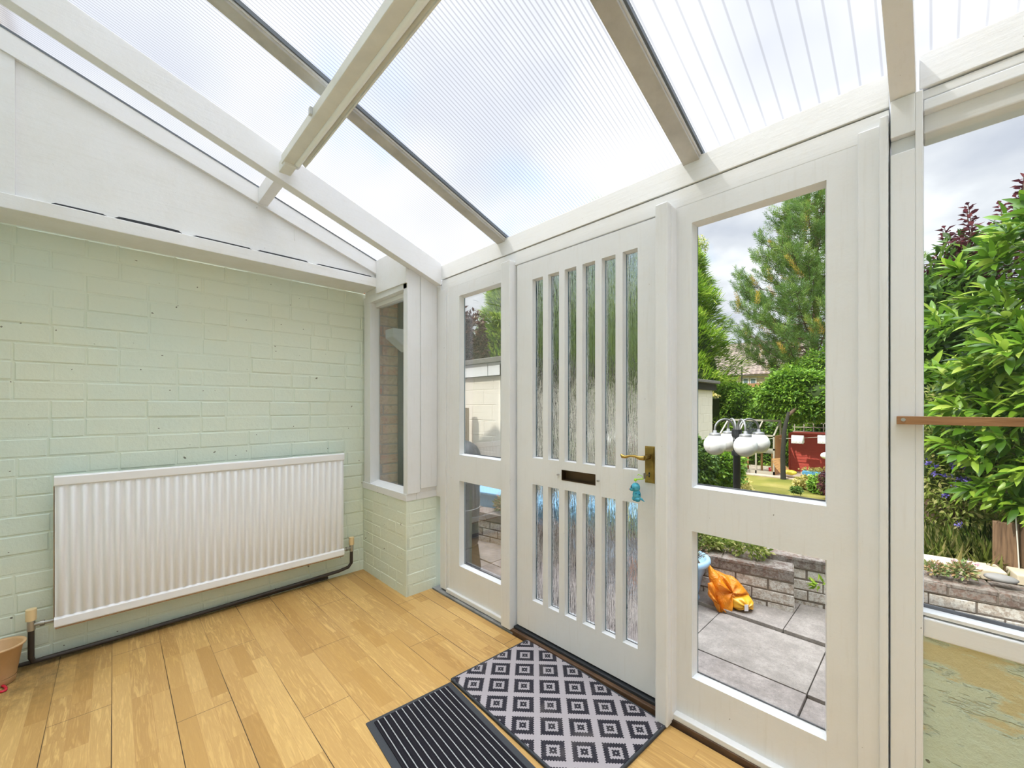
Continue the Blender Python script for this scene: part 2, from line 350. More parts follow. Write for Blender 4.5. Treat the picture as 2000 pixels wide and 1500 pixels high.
def setattr_faces(me, vals):
    a = me.attributes.new('lv', 'FLOAT', 'FACE'); a.data.foreach_set('value', np.asarray(vals, dtype=np.float32))
def brickwork(name, mat, mort, P, U, N, length, z0, courses, pitch, blen, gap=.010, depth=.03, jit=.002, parent=None, pattern='SH', coping=None, kind=None, phase=0, back=.05, flat=False):
    """real bricks along direction U from P, facing N, standing proud of a mortar bed"""
    P, U, N = Vector(P), Vector(U).normalized(), Vector(N).normalized(); rb = random.Random(hash(name) % 1000 if False else len(name))
    bm = MB(); vals = []; H = courses*pitch
    for r in range(courses):
        u = -blen*(.25+.5*(r % 2))-phase; k = r*2
        za, zb = z0+r*pitch+gap/2, z0+(r+1)*pitch-gap/2
        while u < length:
            ch = pattern[k % len(pattern)]; k += 1
            L = blen*(1.0 if ch == 'S' else .5)*(1+rb.uniform(-.03, .03)); a, b = max(u, 0), min(u+L-gap, length)
            if length-(u+L) < .06: b = length; L += .07
            if b-a > .012:
                j = rb.uniform(-jit, jit); zj = rb.uniform(-.002, .002); a += rb.uniform(-.002, .002)
                q = [P+U*a, P+U*b]; f0 = N*j; bk = -N*depth; ins = .0045; V = []
                for (off, e) in ((bk, 0), (f0-N*.003, 0), (f0, ins)):
                    V += [q[0]+U*e+off+Vector((0, 0, za+e+zj)), q[1]-U*e+off+Vector((0, 0, za+e+zj)), q[1]-U*e+off+Vector((0, 0, zb-e+zj)), q[0]+U*e+off+Vector((0, 0, zb-e+zj))]
                bm.add(V, [(8, 9, 10, 11)]+[(i+4*l, (i+1) % 4+4*l, (i+1) % 4+4*l+4, i+4*l+4) for l in range(2) for i in range(4)], False)
                vals += [rb.random()]*9
            u += L
    ob = bm.build(name, mat, parent, kind=kind); setattr_faces(ob.data, vals)
    if mort:
        mb = MB(); c = P+U*length/2-N*(.004 if not flat else .0034)-N*back/2; c.z = z0+H/2
        mb.obox(c, U*length/2, N*back/2, Vector((0, 0, H/2))); mb.build('mortar_bed', mort, ob)
    return ob

# ================================================================== THE ROOM
YW = 1.67                                  # inner face of the door wall
XL = -3.18                                 # left brick wall
def GZ(y): return 2.318+.347*(YW-y)        # underside of the roof sheets
XR = 1.9; YB = -.62
fl = MB().box(XL, XR, YB, 1.628, -.05, 0).build('floor', M['floor'], kind='structure')
# left wall of painted brick
brickwork('wall_left', M['green'], M['green'], (XL, YB, 0), (0, 1, 0), (1, 0, 0), 2.30, -.02, 23, .0966, .2535, .007, .02, .0022, pattern='SSH', kind='structure', phase=.05, flat=True)
wl = MB().box(XL-.25, XL-.03, YB, 1.72, -.12, 2.20); wl.build('wall_left_core', M['mortar'], kind='structure')
bpy.data.objects['wall_left_core'].name = 'wall_left.001'
# pier under the small window
pier = MB().box(XL, -2.5068, 1.4318, 1.50, -.10, .655).box(-2.62, -2.5068, 1.5005, 1.74, -.10, .655).build('wall_pier', M['green'], kind='structure')
brickwork('brick_face', M['green'], M['green'], (XL, 1.43, 0), (1, 0, 0), (0, -1, 0), .675, -.01, 8, .083, .24, .007, .02, .0015, parent=pier, pattern='SH', flat=True)
brickwork('brick_face', M['green'], M['green'], (-2.505, 1.43, 0), (0, 1, 0), (1, 0, 0), .24, -.01, 8, .083, .24, .007, .02, .0015, parent=pier, pattern='HS', flat=True, phase=.04)
MB().box(-2.5085, -2.5048, 1.4302, 1.4345, 0, .655).build('corner_fillet', M['green'], pier)
MB().box(XL, -2.50, 1.425, 1.505, .653, .702).box(-2.64, -2.5002, 1.5052, 1.75, .654, .7015).build('sill', M['paint_x'], pier, bev=.003)
# back wall (the house) and right wall
MB().box(XL-.25, XR, YB-.25, YB, -.12, 3.2).build('wall_back', M['green'], kind='structure')
rw = MB().box(XR, XR+.1, YB, 1.9, -.12, .65); rw.box(XR, XR+.1, YB, YB+.08, .65, 2.9).box(XR, XR+.1, .5, .58, .65, 2.6).box(XR, XR+.1, 1.6, 1.9, .65, 2.3)
rw.build('wall_right', M['paint_v'], kind='structure')
gp = MB().box(XR+.04, XR+.046, YB+.08, .5, .65, 2.5).box(XR+.04, XR+.046, .58, 1.6, .65, 2.3).build('window_5', M['glass'], kind='structure')  # unseen right end, glazed to let more sky light into the room

# gable above the left wall
bt = MB(); bt.prism([(YB, 2.20), (1.43, 2.20), (1.43, 2.268), (YB, 2.268)], 'x', XL, -2.93)
bt.build('trim_1', M['paint_old'], kind='structure', bev=.003)                    # timber beam over the brickwork
MB().prism([(YB, 2.270), (1.43, 2.270), (1.43, GZ(1.43)-.015), (YB, GZ(YB)-.015)], 'x', -3.02, -2.952).build('wall_gable', M['board'], kind='structure')
tr = MB(); tr.prism([(YB, GZ(YB)-.115), (1.428, GZ(1.428)-.105), (1.428, GZ(1.428)-.004), (YB, GZ(YB)-.004)], 'x', -2.955, -2.93)
tr.build('trim_2', M['paint_y'], kind='structure', bev=.002)
b3 = MB().box(-2.956, -2.940, -.48, -.325, 2.27, GZ(-.33)-.10); b3.box(-2.955, -2.948, .858, .863, 2.40, 2.55)
b3.build('trim_3', M['board'], kind='structure', bev=.001)
MB().prism([(YB, GZ(YB)-.012), (1.428, GZ(1.428)-.010), (1.428, GZ(1.428)-.003), (YB, GZ(YB)-.002)], 'x', -2.94, -2.9275).build('trim_17', M['gasket'], kind='structure')
# cracks where the beam has pulled away from the boards
ck = MB()
for a, b, h in ((-.22, -.02, .002), (.0, .28, .007), (.32, .62, .002), (.64, .95, .003), (.99, 1.40, .002)):
    ck.prism([(a, 2.272), (b, 2.272), (b-.02, 2.279+h), ((a+b)/2, 2.279+h*1.3), (a+.02, 2.279+h)], 'x', -2.953, -2.9495)
ck.build('trim_4', M['black'], kind='structure')

# ---- roof: rafters, glazing bars and sheets
roof = empty('ceiling', (0, 0, 0)); roof['kind'] = 'structure'
def rafter(name, mat, x0, x1, dz0, dz1, y0=YB, y1=YW+.0, plumb=True, bev=.002, parent=roof):
    return MB().prism([(y0, GZ(y0)+dz0), (y1, GZ(y1)+dz0), (y1, GZ(y1)+dz1), (y0, GZ(y0)+dz1)], 'x', x0, x1).build(name, mat, parent, bev=bev)
rafter('rafter', M['paint_y'], -2.500, -2.434, -.160, -.006, y1=YW-.004)
for x0, x1 in ((-1.841, -1.776), (-.713, -.648)):
    b = rafter('glazing_bar', M['bar'], x0, x1, -.040, -.012, y1=YW+.03)
    rafter('bar_lip', M['bar_white'], x1, x1+.006, -.028, -.010, y1=YW+.03, bev=.0005, parent=b)
    rafter('gasket', M['gasket'], x1+.006, x1+.014, -.020, -.002, y1=YW+.05, bev=.0005, parent=b)
    rafter('gasket', M['gasket'], x0-.004, x0, -.016, -.002, y1=YW+.05, bev=.0005, parent=b)
rafter('rafter', M['paint_y'], -.092, -.036, -.115, -.006, y1=YW)
YO = 1.88
for i, (a, b, mt) in enumerate(((-2.952, -2.47, 'poly_fine'), (-2.47, -1.8135, 'poly_fine'), (-1.8035, -.69, 'poly_fine'), (-.672, -.064, 'poly_coarse'), (-.062, .60, 'poly_coarse'), (.61, 1.25, 'poly_coarse'), (1.26, XR+.1, 'poly_coarse'))):
    MB().add([(a, YB, GZ(YB)), (b, YB, GZ(YB)), (b, YO, GZ(YO)), (a, YO, GZ(YO))], [(0, 1, 2, 3)]).build('roof_sheet', M[mt], roof)
rafter('rafter', M['paint_y'], .60, .66, -.115, -.006); rafter('rafter', M['paint_y'], 1.22, 1.28, -.115, -.006)
# purlin across the roof
pz = GZ(.66)
pr = MB().box(-2.93, -2.502, .645, .700, 2.565, pz-.012).box(-2.432, XR, .645, .700, 2.575, pz-.045)
pr.build('purlin', M['paint_old'], roof, bev=.002)
# wall plate and head over the door wall
hd = MB().box(-2.434, -.094, YW-.005, YW+.11, 2.197, 2.297).box(-.030, XR, YW-.005, YW+.11, 2.214, 2.312)
hd.build('trim_5', M['paint_x'], kind='structure', bev=.002)
h2 = MB().box(-2.434, -.094, YW, YW+.10, 2.118, 2.193).box(-.030, XR, YW+.004, YW+.12, 2.184, 2.210).box(-.022, XR, YW+.002, YW+.12, 2.150, 2.182)
h2.build('trim_6', M['paint_x'], kind='structure', bev=.003)
# gutter closing the eaves outside
MB().box(-3.0, XR, 1.872, 1.90, 2.19, 2.24).build('trim_7', M['hopper'], kind='structure', bev=.01)

# ---- fluorescent batten under the purlin
ft = empty('fluorescent_light', (-1.56, .655, 2.52))
tag(ft, 'cream strip light with one unlit fluorescent tube, slung under the roof purlin', 'ceiling light')
O = (-1.56, .655, 2.52)
bz = 2.522
MB().box(-2.30, -.80, .607, .659, bz+.004, bz+.050).build('batten_body', M['fixture'], ft, O, bev=.003)
MB().box(-2.36, -2.26, .612, .668, bz-.012, bz+.040).build('end_cap', M['fixture'], ft, O, bev=.004)
MB().box(-2.18, -.80, .697, .704, bz-.006, bz+.052).prism([(.668, bz+.030), (.704, bz-.004), (.704, bz+.004), (.668, bz+.046)], 'x', -2.24, -.80).build('reflector', M['fixture'], ft, O, bev=.001)
MB().tube([(-2.255, .671, bz+.006), (-.86, .671, bz+.006)], .0135, 16).build('fluorescent_tube', M['tube'], ft, O)
MB().tube([(-2.275, .671, bz+.006), (-2.250, .671, bz+.006)], .015, 14).build('lamp_holder', M['hopper'], ft, O)
MB().box(-1.86, -1.84, .596, .607, bz+.02, bz+.05).build('clip', M['hopper'], ft, O)

# ================================================================== DOOR WALL
def bead(mb, x0, x1, z0, z1, ya, yb, w=.010):
    """sloped glazing bead round an opening, from the timber face ya back to the glass yb"""
    for (P, Q) in (((x0, z0), (x1, z0)), ((x1, z0), (x1, z1)), ((x1, z1), (x0, z1)), ((x0, z1), (x0, z0))):
        cx, cz = (x0+x1)/2, (z0+z1)/2
        def ins(p, e): return (p[0]+(e if p[0] < cx else -e), p[1]+(e if p[1] < cz else -e))
        a0, a1 = P, Q; b0, b1 = ins(P, w), ins(Q, w)
        mb.add([(a0[0], ya, a0[1]), (a1[0], ya, a1[1]), (b1[0], yb, b1[1]), (b0[0], yb, b0[1])], [(0, 1, 2, 3)])
    return mb
def glazed(name, x0, x1, z0, z1, panes, mat, pm, yf=YW, d=.05, yg=.040, parent=None, glass='glass', thick=.004, bw=.009, gap=None):
    """a timber leaf or fixed light with rectangular openings; each pane is a part"""
    root = parent
    xs = sorted({x0, x1} | {p[0] for p in panes} | {p[1] for p in panes}); zs = sorted({z0, z1} | {p[2] for p in panes} | {p[3] for p in panes})
    holes = list(panes)+([gap] if gap else [])
    for p in ([gap] if gap else []): xs = sorted(set(xs) | {p[0], p[1]}); zs = sorted(set(zs) | {p[2], p[3]})
    mb = MB()
    for i in range(len(xs)-1):
        run = None
        for j in range(len(zs)-1):
            cx, cz = (xs[i]+xs[i+1])/2, (zs[j]+zs[j+1])/2
            solid = not any(p[0] < cx < p[1] and p[2] < cz < p[3] for p in holes)
            if solid and run is None: run = zs[j]
            if (not solid) and run is not None: mb.box(xs[i], xs[i+1], yf, yf+d, run, zs[j]); run = None
        if run is not None: mb.box(xs[i], xs[i+1], yf, yf+d, run, zs[-1])
    o = mb.build(name, mat, root)
    bd = MB()
    for p in panes: bead(bd, p[0], p[1], p[2], p[3], yf+.010, yf+yg, bw)
    bd.build('glazing_bead', M['paint_x'], root)
    pb = MB(); sg = MB()
    for p in panes:
        pb.box(p[0]+bw*.6, p[1]-bw*.6, yf+yg-.004, yf+yg-.0005, p[2]+bw*.9, p[2]+bw*.9+(.005 if bw > .008 else .002))
        sg.box(p[0]+bw*.8, p[0]+bw*.8+.0022, yf+yg-.003, yf+yg-.0005, p[2]+bw, p[3]-bw)
    pb.build('putty', M['putty'], root); sg.build('sealant_line', M['seal'], root)
    for p in panes:
        e = bw*.4; MB().box(p[0]+e, p[1]-e, yf+yg, yf+yg+thick, p[2]+e, p[3]-e).build('glass_pane', pm, root)
    return o
# left fixed light
w1 = empty('window_1'); w1['kind'] = 'structure'
glazed('frame', -2.345, -1.765, .035, 2.120, [(-2.229, -1.798, .974, 2.045), (-2.229, -1.798, .226, .800)], M['paint_v'], M['glass'], parent=w1)
MB().box(-2.440, -2.375, YW-.010, YW+.06, .02, 2.12).box(-2.375, -2.345, YW-.003, YW+.06, .02, 2.12).build('jamb', M['paint_v'], w1, bev=.003)
MB().box(-2.36, -1.76, YW-.018, YW+.01, .012, .040).build('sill', M['paint_x'], w1, bev=.003)
# corner post
MB().box(-2.500, -2.442, YW-.002, YW+.1, .655, 2.160).build('trim_8', M['paint_v'], kind='structure', bev=.002)
# posts either side of the door
MB().box(-1.768, -1.692, YW-.045, YW+.08, .02, 2.140).build('trim_9', M['paint_v'], kind='structure', bev=.004)
MB().box(-.800, -.747, YW-.075, YW+.08, .005, 2.128).box(-.833, -.800, YW-.01, YW+.08, .02, 2.12).box(-.757, -.742, YW-.045, YW+.02, .02, 2.12).build('trim_10', M['paint_v'], kind='structure', bev=.006)
# right fixed light
w2 = empty('window_2'); w2['kind'] = 'structure'
glazed('frame', -.745, -.160, .040, 2.118, [(-.680, -.245, .974, 2.040), (-.680, -.245, .208, .798)], M['paint_v'], M['glass'], parent=w2)
MB().box(-.745, -.165, YW-.030, YW+.01, .022, .045).build('sill', M['paint_x'], w2, bev=.003)
MB().box(-.166, -.112, YW-.012, YW+.08, .02, 2.150).box(-.115, -.095, YW-.022, YW+.08, .02, 2.168).build('architrave', M['paint_v'], w2, bev=.004)
# main post right of the door wall, with the notch cut in its top
po = MB().box(-.0905, -.038, YW-.015, YW+.12, .0, 2.045).box(-.0905, -.038, YW-.015, YW+.12, 2.095, 2.205).box(-.0905, -.038, YW+.008, YW+.12, 2.045, 2.095).box(-.038, -.022, YW-.015, YW+.12, 0, 2.205)
po.build('trim_11', M['paint_v'], kind='structure', bev=.002)
# wide window on the right
w3 = empty('window_3'); w3['kind'] = 'structure'
MB().box(-.022, XR, YW+.03, YW+.12, 2.098, 2.152).box(-.022, XR, YW-.004, YW+.12, .640, .695).build('frame', M['paint_x'], w3, bev=.004)
MB().prism([(YW+.002, .70), (YW+.002, .709), (YW+.03, .709), (YW+.06, .703), (YW+.075, .694), (YW+.075, .68)], 'x', -.022, XR).build('sill_bead', M['paint_x'], w3)
MB().box(-.022, XR, YW+.062, YW+.069, .69, .712).build('putty', M['putty'], w3)
MB().box(-.022, XR, YW+.070, YW+.076, .705, 2.10).build('glass_pane', M['glass'], w3)
wr = MB().box(-.022, XR, YW+.002, YW+.16, -.10, .648).build('wall_front', M['green_render'], kind='structure')
# threshold
MB().box(-1.70, -.10, 1.636, YW+.06, -.03, .022).build('trim_12', M['dark_wood'], kind='structure', bev=.003)
MB().box(-1.69, -.80, 1.655, YW+.05, .018, .036).build('trim_13', M['black'], kind='structure', bev=.003)
MB().box(-2.50, -1.68, 1.634, YW+.06, -.03, .008).build('trim_14', M['pebble0'], kind='structure', bev=.002)

# ---- the door
dr = empty('door_1'); dr['kind'] = 'structure'
px_ = [(-1.556+.1122*i+(.002 if i else 0), -1.556+.1122*i+.077) for i in range(6)]
panes = [(a, b, 1.015, 2.006) for a, b in px_]+[(a, b, .222, .869) for a, b in px_]
LB = (-1.349, -1.140, .918, .972)
glazed('door_leaf', -1.676, -.835, .046, 2.112, panes, M['paint_v'], M['reed'], parent=dr, yg=.026, thick=.005, bw=.006, gap=LB)
ls = MB().box(LB[0], LB[1], YW+.030, YW+.036, LB[2], LB[3]).box(LB[0], LB[0]+.003, YW-.001, YW+.034, LB[2], LB[3]).box(LB[1]-.003, LB[1], YW-.001, YW+.034, LB[2], LB[3]).box(LB[0], LB[1], YW-.001, YW+.034, LB[2], LB[2]+.003).box(LB[0], LB[1], YW-.001, YW+.034, LB[3]-.003, LB[3])
ls = ls.build('letter_slot', M['bronze'], dr)
MB().tube([(-1.368, YW, .944), (-1.368, YW-.012, .944)], .005, 8).tube([(-1.122, YW, .944), (-1.122, YW-.012, .944)], .005, 8).build('bolt', M['chrome'], ls)
hp = MB().box(-.882, -.8365, YW-.003, YW, .968, 1.128).box(-.878, -.8405, YW-.006, YW-.002, .972, 1.124).box(-.874, -.845, YW-.009, YW-.005, 1.066, 1.096).build('handle_plate', M['brass'], dr, bev=.0015)
hv = MB().tube([(-.859, YW-.004, 1.082), (-.859, YW-.052, 1.082)], .0095, 14)
hv.tube([(-.859, YW-.050, 1.080), (-.880, YW-.054, 1.079), (-.900, YW-.054, 1.085), (-.925, YW-.052, 1.084), (-.950, YW-.050, 1.077), (-.964, YW-.050, 1.079), (-.972, YW-.050, 1.087)], [.011, .0085, .0055, .005, .0065, .0085, .004], 12)
hv.build('handle_lever', M['brass'], hp)
MB().ball((-.860, YW-.006, 1.012), .0035, 10, 6).box(-.8625, -.8575, YW-.0075, YW-.005, .994, 1.012).build('keyhole', M['black'], hp)
MB().tube([(-.875, YW-.003, 1.118), (-.875, YW-.008, 1.118)], .004, 10).tube([(-.846, YW-.003, .980), (-.846, YW-.008, .980)], .004, 10).tube([(-.872, YW-.003, .980), (-.872, YW-.008, .980)], .004, 10).build('screw', M['brass'], hp)

# ---- key with its plush charm
M['lime'] = plain('lime_cord', (.42, .75, .06), .6)
M['pink'] = plain('pink_nose', (.75, .42, .38), .6)
def mk_plush():
    m, nt, out = newmat('spotted_blue_plush'); g = G(nt); w = g.co()
    v = g.n('TexVoronoi'); g.put(w, v.inputs['Vector']); v.inputs['Scale'].default_value = 95
    c = g.mix(g.ramp(v.outputs['Distance'], [(.22, 1.), (.30, 0.)]), (.06, .36, .52), (.01, .09, .17))
    c = g.mix(g.ramp(g.noise(w, 60, 3), [(.4, 0.), (.6, .5)]), c, (.20, .60, .72))
    g.bsdf(out, c, .9, g.bump(g.noise(w, 900, 2), .8, .002), 0, .1); return m
M['plush'] = mk_plush()
kx, ky, kz = -.905, 1.622, .925
ky_ = empty('key', (-.862, YW-.03, 1.003)); tag(ky_, 'small key turned in the brass lock plate, its lime green cord hanging', 'key'); KO = (-.862, YW-.03, 1.003)
MB().tube([(-.860, YW-.006, 1.004), (-.862, YW-.035, 1.004)], .0025, 8).box(-.864, -.860, YW-.052, YW-.034, .992, 1.016).build('key_blade', M['chrome'], ky_, KO)
MB().tube([(-.862, YW-.045, .996), (-.868, YW-.047, .990), (-.880, YW-.048, .9885), (-.898, YW-.048, .985), (-.903, YW-.048, .978)], .0028, 8).tube([(-.868, YW-.047, .990), (-.872, YW-.047, 1.002), (-.888, YW-.047, 1.008), (-.893, YW-.047, 1.002)], .0014, 6).ball((-.902, YW-.048, .982), .0065, 12, 8, (1.1, .9, 1.1)).build('cord', M['lime'], ky_, KO)
pt = empty('plush_toy', (-.905, YW-.045, .905)); TO = (-.905, YW-.045, .905)
tag(pt, 'tiny spotted turquoise plush animal with long tail, hanging from the door key', 'soft toy')
t_ = MB().ball((-.903, YW-.045, .949), .0195, 20, 14, (1, .9, 1.05)).ball((-.899, YW-.043, .917), .0175, 18, 12, (1, .95, 1.45)).ball((-.908, YW-.047, .901), .010, 14, 8, (1, 1, 1.1)).ball((-.892, YW-.049, .899), .0115, 14, 8, (1.1, 1, .95)).ball((-.917, YW-.050, .940), .0105, 14, 8, (1.15, .9, .8))
t_.build('body', M['plush'], pt, TO)
MB().tube([(-.888, YW-.043, .906), (-.875, YW-.043, .901), (-.862, YW-.043, .893)], [.006, .0045, .001], 10).build('tail', M['plush'], pt, TO)
MB().ball((-.9165, YW-.056, .951), .0052, 12, 8, (.7, .7, 1.3)).build('eye', M['black'], pt, TO)
MB().ball((-.928, YW-.052, .940), .004, 10, 6, (1.2, 1, .9)).build('nose', M['pink'], pt, TO)
MB().tube([(-.903, YW-.045, .966), (-.902, YW-.048, .978)], .0008, 5).build('string', M['chrome'], pt, TO)

# ================================================================== small window over the pier
w4 = empty('window_4'); w4['kind'] = 'structure'
f4 = MB().box(-3.16, -3.055, 1.43, 1.53, .702, 2.107).box(-2.545, -2.500, 1.43, 1.53, .702, 2.25).box(-3.16, -2.50, 1.43, 1.53, 2.107, 2.16).box(-3.055, -2.545, 1.475, 1.53, 2.075, 2.107)
f4.build('frame', M['paint_v'], w4, bev=.002)
MB().prism([(1.435, .702), (1.50, .725), (1.50, .70), (1.435, .70)], 'x', -3.055, -2.545).build('sill_bead', M['paint_x'], w4)
MB().box(-3.06, -2.54, 1.502, 1.506, .705, 2.10).build('glass_pane', M['glass'], w4)
MB().prism([(-2.932, 2.150), (-2.490, 2.140), (-2.490, GZ(1.43)-.01), (-2.932, GZ(1.43)-.005)], 'y', 1.418, 1.432).prism([(-3.15, 2.16), (-2.50, 2.16), (-2.50, GZ(1.5)-.02), (-3.15, GZ(1.5)-.02)], 'y', 1.434, 1.50).build('head_board', M['board'], w4, bev=.001)
# boards on the return
MB().box(-2.500, -2.490, 1.43, 1.530, .702, 2.235).build('trim_15', M['paint_v'], kind='structure', bev=.002)
MB().box(-2.500, -2.486, 1.532, YW-.004, .730, 2.215).build('trim_16', M['paint_v'], kind='structure', bev=.002)
MB().box(-2.53, -2.50, 1.53, YW+.10, .702, 2.22).build('wall_return', M['paint_v'], kind='structure')

# ================================================================== RADIATOR
ro = (-3.10, .511, .19); rd = empty('radiator', ro); tag(rd, 'long white ribbed panel radiator on the green brick wall', 'radiator')
def mk_rad():
    y0, y1, z0, z1, xf = -.212, 1.234, .187, .950, -3.080
    mb = MB(); n = 35; dy = (y1-y0)/n; prof = []
    for i in range(n):
        a = y0+i*dy
        for (u, d) in ((0, 0), (.18, .0), (.32, .010), (.50, .0125), (.68, .010), (.82, .0)): prof.append((a+u*dy, xf+d))
    prof.append((y1, xf)); zz = [z0+.052, z0+.066, z1-.066, z1-.052]; vs = []
    for k, z in enumerate(zz):
        for (y, x) in prof: vs.append((x if k in (1, 2) else xf, y, z))
    m = len(prof); mb.add(vs, [(k*m+i, k*m+i+1, (k+1)*m+i+1, (k+1)*m+i) for k in range(3) for i in range(m-1)], True)
    p = mb.build('ribbed_panel', M['rad'], rd, ro)
    q = MB().prism([(xf-.012, z1-.052), (xf, z1-.052), (xf+.011, z1-.046), (xf+.012, z1-.006), (xf+.006, z1), (xf-.012, z1)], 'y', y0-.003, y1+.003)
    q.prism([(xf-.012, z0), (xf+.006, z0), (xf+.012, z0+.008), (xf+.011, z0+.044), (xf, z0+.052), (xf-.012, z0+.052)], 'y', y0-.003, y1+.003)
    q.build('flange', M['rad'], rd, ro, bev=.002)
    MB().box(xf-.035, xf-.006, y0, y1, z0+.01, z1-.008).build('back_panel', M['rad'], rd, ro)
    MB().box(xf-.02, xf+.007, y0+.002, y1-.002, z0-.005, z0-.0005).box(xf-.02, xf-.002, y0-.0045, y0-.002, z0+.01, z1-.05).build('rusted_rim', M['rust'], rd, ro)
    for yy in (.1, .95): MB().box(XL+.002, xf-.03, yy, yy+.03, z0+.05, z0+.2).build('bracket', M['rust'], rd, ro)
mk_rad()
def valve(y, s):
    v = empty('valve', tuple(Vector((-3.105, y, .2))-Vector(ro)), 0, rd); o = Vector((-3.105, y, .2)); 
    MB().tube([(-3.105, y, .195), (-3.105, y, .243)], .0145, 14).build('valve_body', M['chrome'], v, o)
    MB().tube([(-3.105, y, .245), (-3.105, y, .300)], .019, 16).build('valve_cap', M['cream_plastic'], v, o)
    MB().tube([(-3.105, y, .222), (-3.095, y+s*.075, .222)], .009, 12).tube([(-3.10, y+s*.03, .222), (-3.098, y+s*.045, .222)], .014, 6).build('union', M['chrome'], v, o)
valve(-.292, 1); valve(1.305, -1)
hpz = .030
pi_ = MB().tube([(-3.105, -.292, .20), (-3.105, -.292, hpz+.03), (-3.112, -.285, hpz+.006), (-3.125, -.26, hpz), (-3.135, .0, hpz-.004), (-3.145, .45, hpz), (-3.142, .9, hpz+.012), (-3.13, 1.22, hpz+.028), (-3.115, 1.285, hpz+.045), (-3.105, 1.303, hpz+.075), (-3.105, 1.305, .20)], .0115, 12)
pi_.tube([(-3.16, -.60, .018), (-3.155, -.3, .018), (-3.165, .45, .018), (-3.165, .95, .020), (-3.165, 1.15, .018)], .010, 10)
tag(pi_.build('heating_pipe', M['pipe'], off=(-3.14, .5, 0)), 'dark heating pipe running along the foot of the wall beneath the radiator', 'pipe')

# flowerpot and the red thing beside it
M['pot'] = plain('tan_plastic_pot', (.66, .43, .22), .5, 0, .1, 50, .15)
M['soil'] = plain('potting_soil', (.07, .045, .03), .95, 0, .8, 120)
fo = (-3.055, -.385, 0)
fp = empty('flowerpot', fo); tag(fp, 'empty tan plastic flowerpot on the floor at the end of the wall', 'flowerpot')
MB().lathe([(.001, .030), (.052, .030), (.054, .034), (.074, .168), (.083, .170), (.085, .178), (.078, .180), (.072, .172), (.052, .06), (.001, .06)], (-3.055, -.385, 0), 28).lathe([(.03, 0.0), (.05, .002), (.055, .032)], (-3.055, -.385, 0), 28).build('pot_body', M['pot'], fp, fo)
MB().lathe([(.001, .066), (.055, .063)], fo, 20).build('soil', M['soil'], fp, fo)
M['red_plastic'] = plain('red_plastic', (.62, .02, .05), .3)
ringp = [(-2.865+.030*math.cos(a), -.43+.024*math.sin(a), .008) for a in [2*PI*k/20 for k in range(21)]]
rp = [gd(0+14*math.cos(a)-2, 1345+6.5*math.sin(a), .006) for a in [2*PI*k/20 for k in range(21)]]
tag(MB().tube(rp, .0055, 8, False).build('plastic_ring', M['red_plastic'], off=tuple(rp[0])), 'small red plastic loop lying on the soiled floor below the flowerpot', 'plastic ring')

# wooden batten across the wide window
def mk_wood(name, a, b, sc=(3, 40, 40)):
    m, nt, out = newmat(name); g = G(nt); f = g.noise(g.co(sc), 2.2, 6, .65, .5); c = g.ramp(f, [(.35, a), (.65, b)])
    g.bsdf(out, c, .55, g.bump(f, .2, .003)); return m
M['batten'] = mk_wood('varnished_batten', (.24, .115, .045), (.40, .21, .09))
bo = empty('wooden_batten', (.4, YW-.03, 1.26)); tag(bo, 'slim brown wooden batten screwed across the post and wide window', 'wooden batten')
MB().box(-.076, 1.2, YW-.038, YW-.018, 1.249, 1.272).build('rail', M['batten'], bo, (.4, YW-.03, 1.26), bev=.001)
MB().tube([(-.062, YW-.037, 1.262), (-.062, YW-.041, 1.262)], .005, 12).build('screw', M['chrome'], bo, (.4, YW-.03, 1.26))
MB().box(-.082, -.0765, YW-.034, YW-.016, 1.247, 1.272).build('paint_fleck', M['paint_x'], bo, (.4, YW-.03, 1.26))

# ================================================================== DOOR MATS
def mk_mat1():
    m, nt, out = newmat('lattice_squares_pile'); g = G(nt); v = g.co((1, 1, 1), (0, 0, math.radians(-46-0)))
    s = g.n('SeparateXYZ'); g.put(v, s.inputs[0]); P = .1165
    def ax(k, off):
        a = g.m('ADD', g.m('DIVIDE', s.outputs[k], P), 20.5+off); return a, g.m('ABSOLUTE', g.m('SUBTRACT', g.m('FRACT', a), .5))
    a, ua = ax(0, .02); b, ub = ax(1, .31)
    tri = lambda q: g.m('MULTIPLY', g.m('ABSOLUTE', g.m('SUBTRACT', g.m('FRACT', g.m('MULTIPLY', q, 11.)), .5)), .09)
    mx = g.m('MAXIMUM', g.m('ADD', ua, tri(b)), g.m('ADD', ub, tri(a)))
    c = g.ramp(mx, [(0, (.38, .36, .38)), (.035, (.018, .018, .027)), (.135, (.36, .335, .355)), (.235, (.018, .018, .027)), (.405, (.385, .355, .375))], True)
    w = g.co(); c = g.mix(g.ramp(g.noise(w, 260, 3, .7), [(.4, .0), (.8, .25)]), c, (.24, .21, .21))
    c = g.mix(g.ramp(g.noise(w, 6, 3, .6), [(.55, 0.), (.8, .25)]), c, (.34, .30, .28))
    g.bsdf(out, c, .95, g.bump(g.noise(w, 700, 2), .6, .002), 0, .1); return m
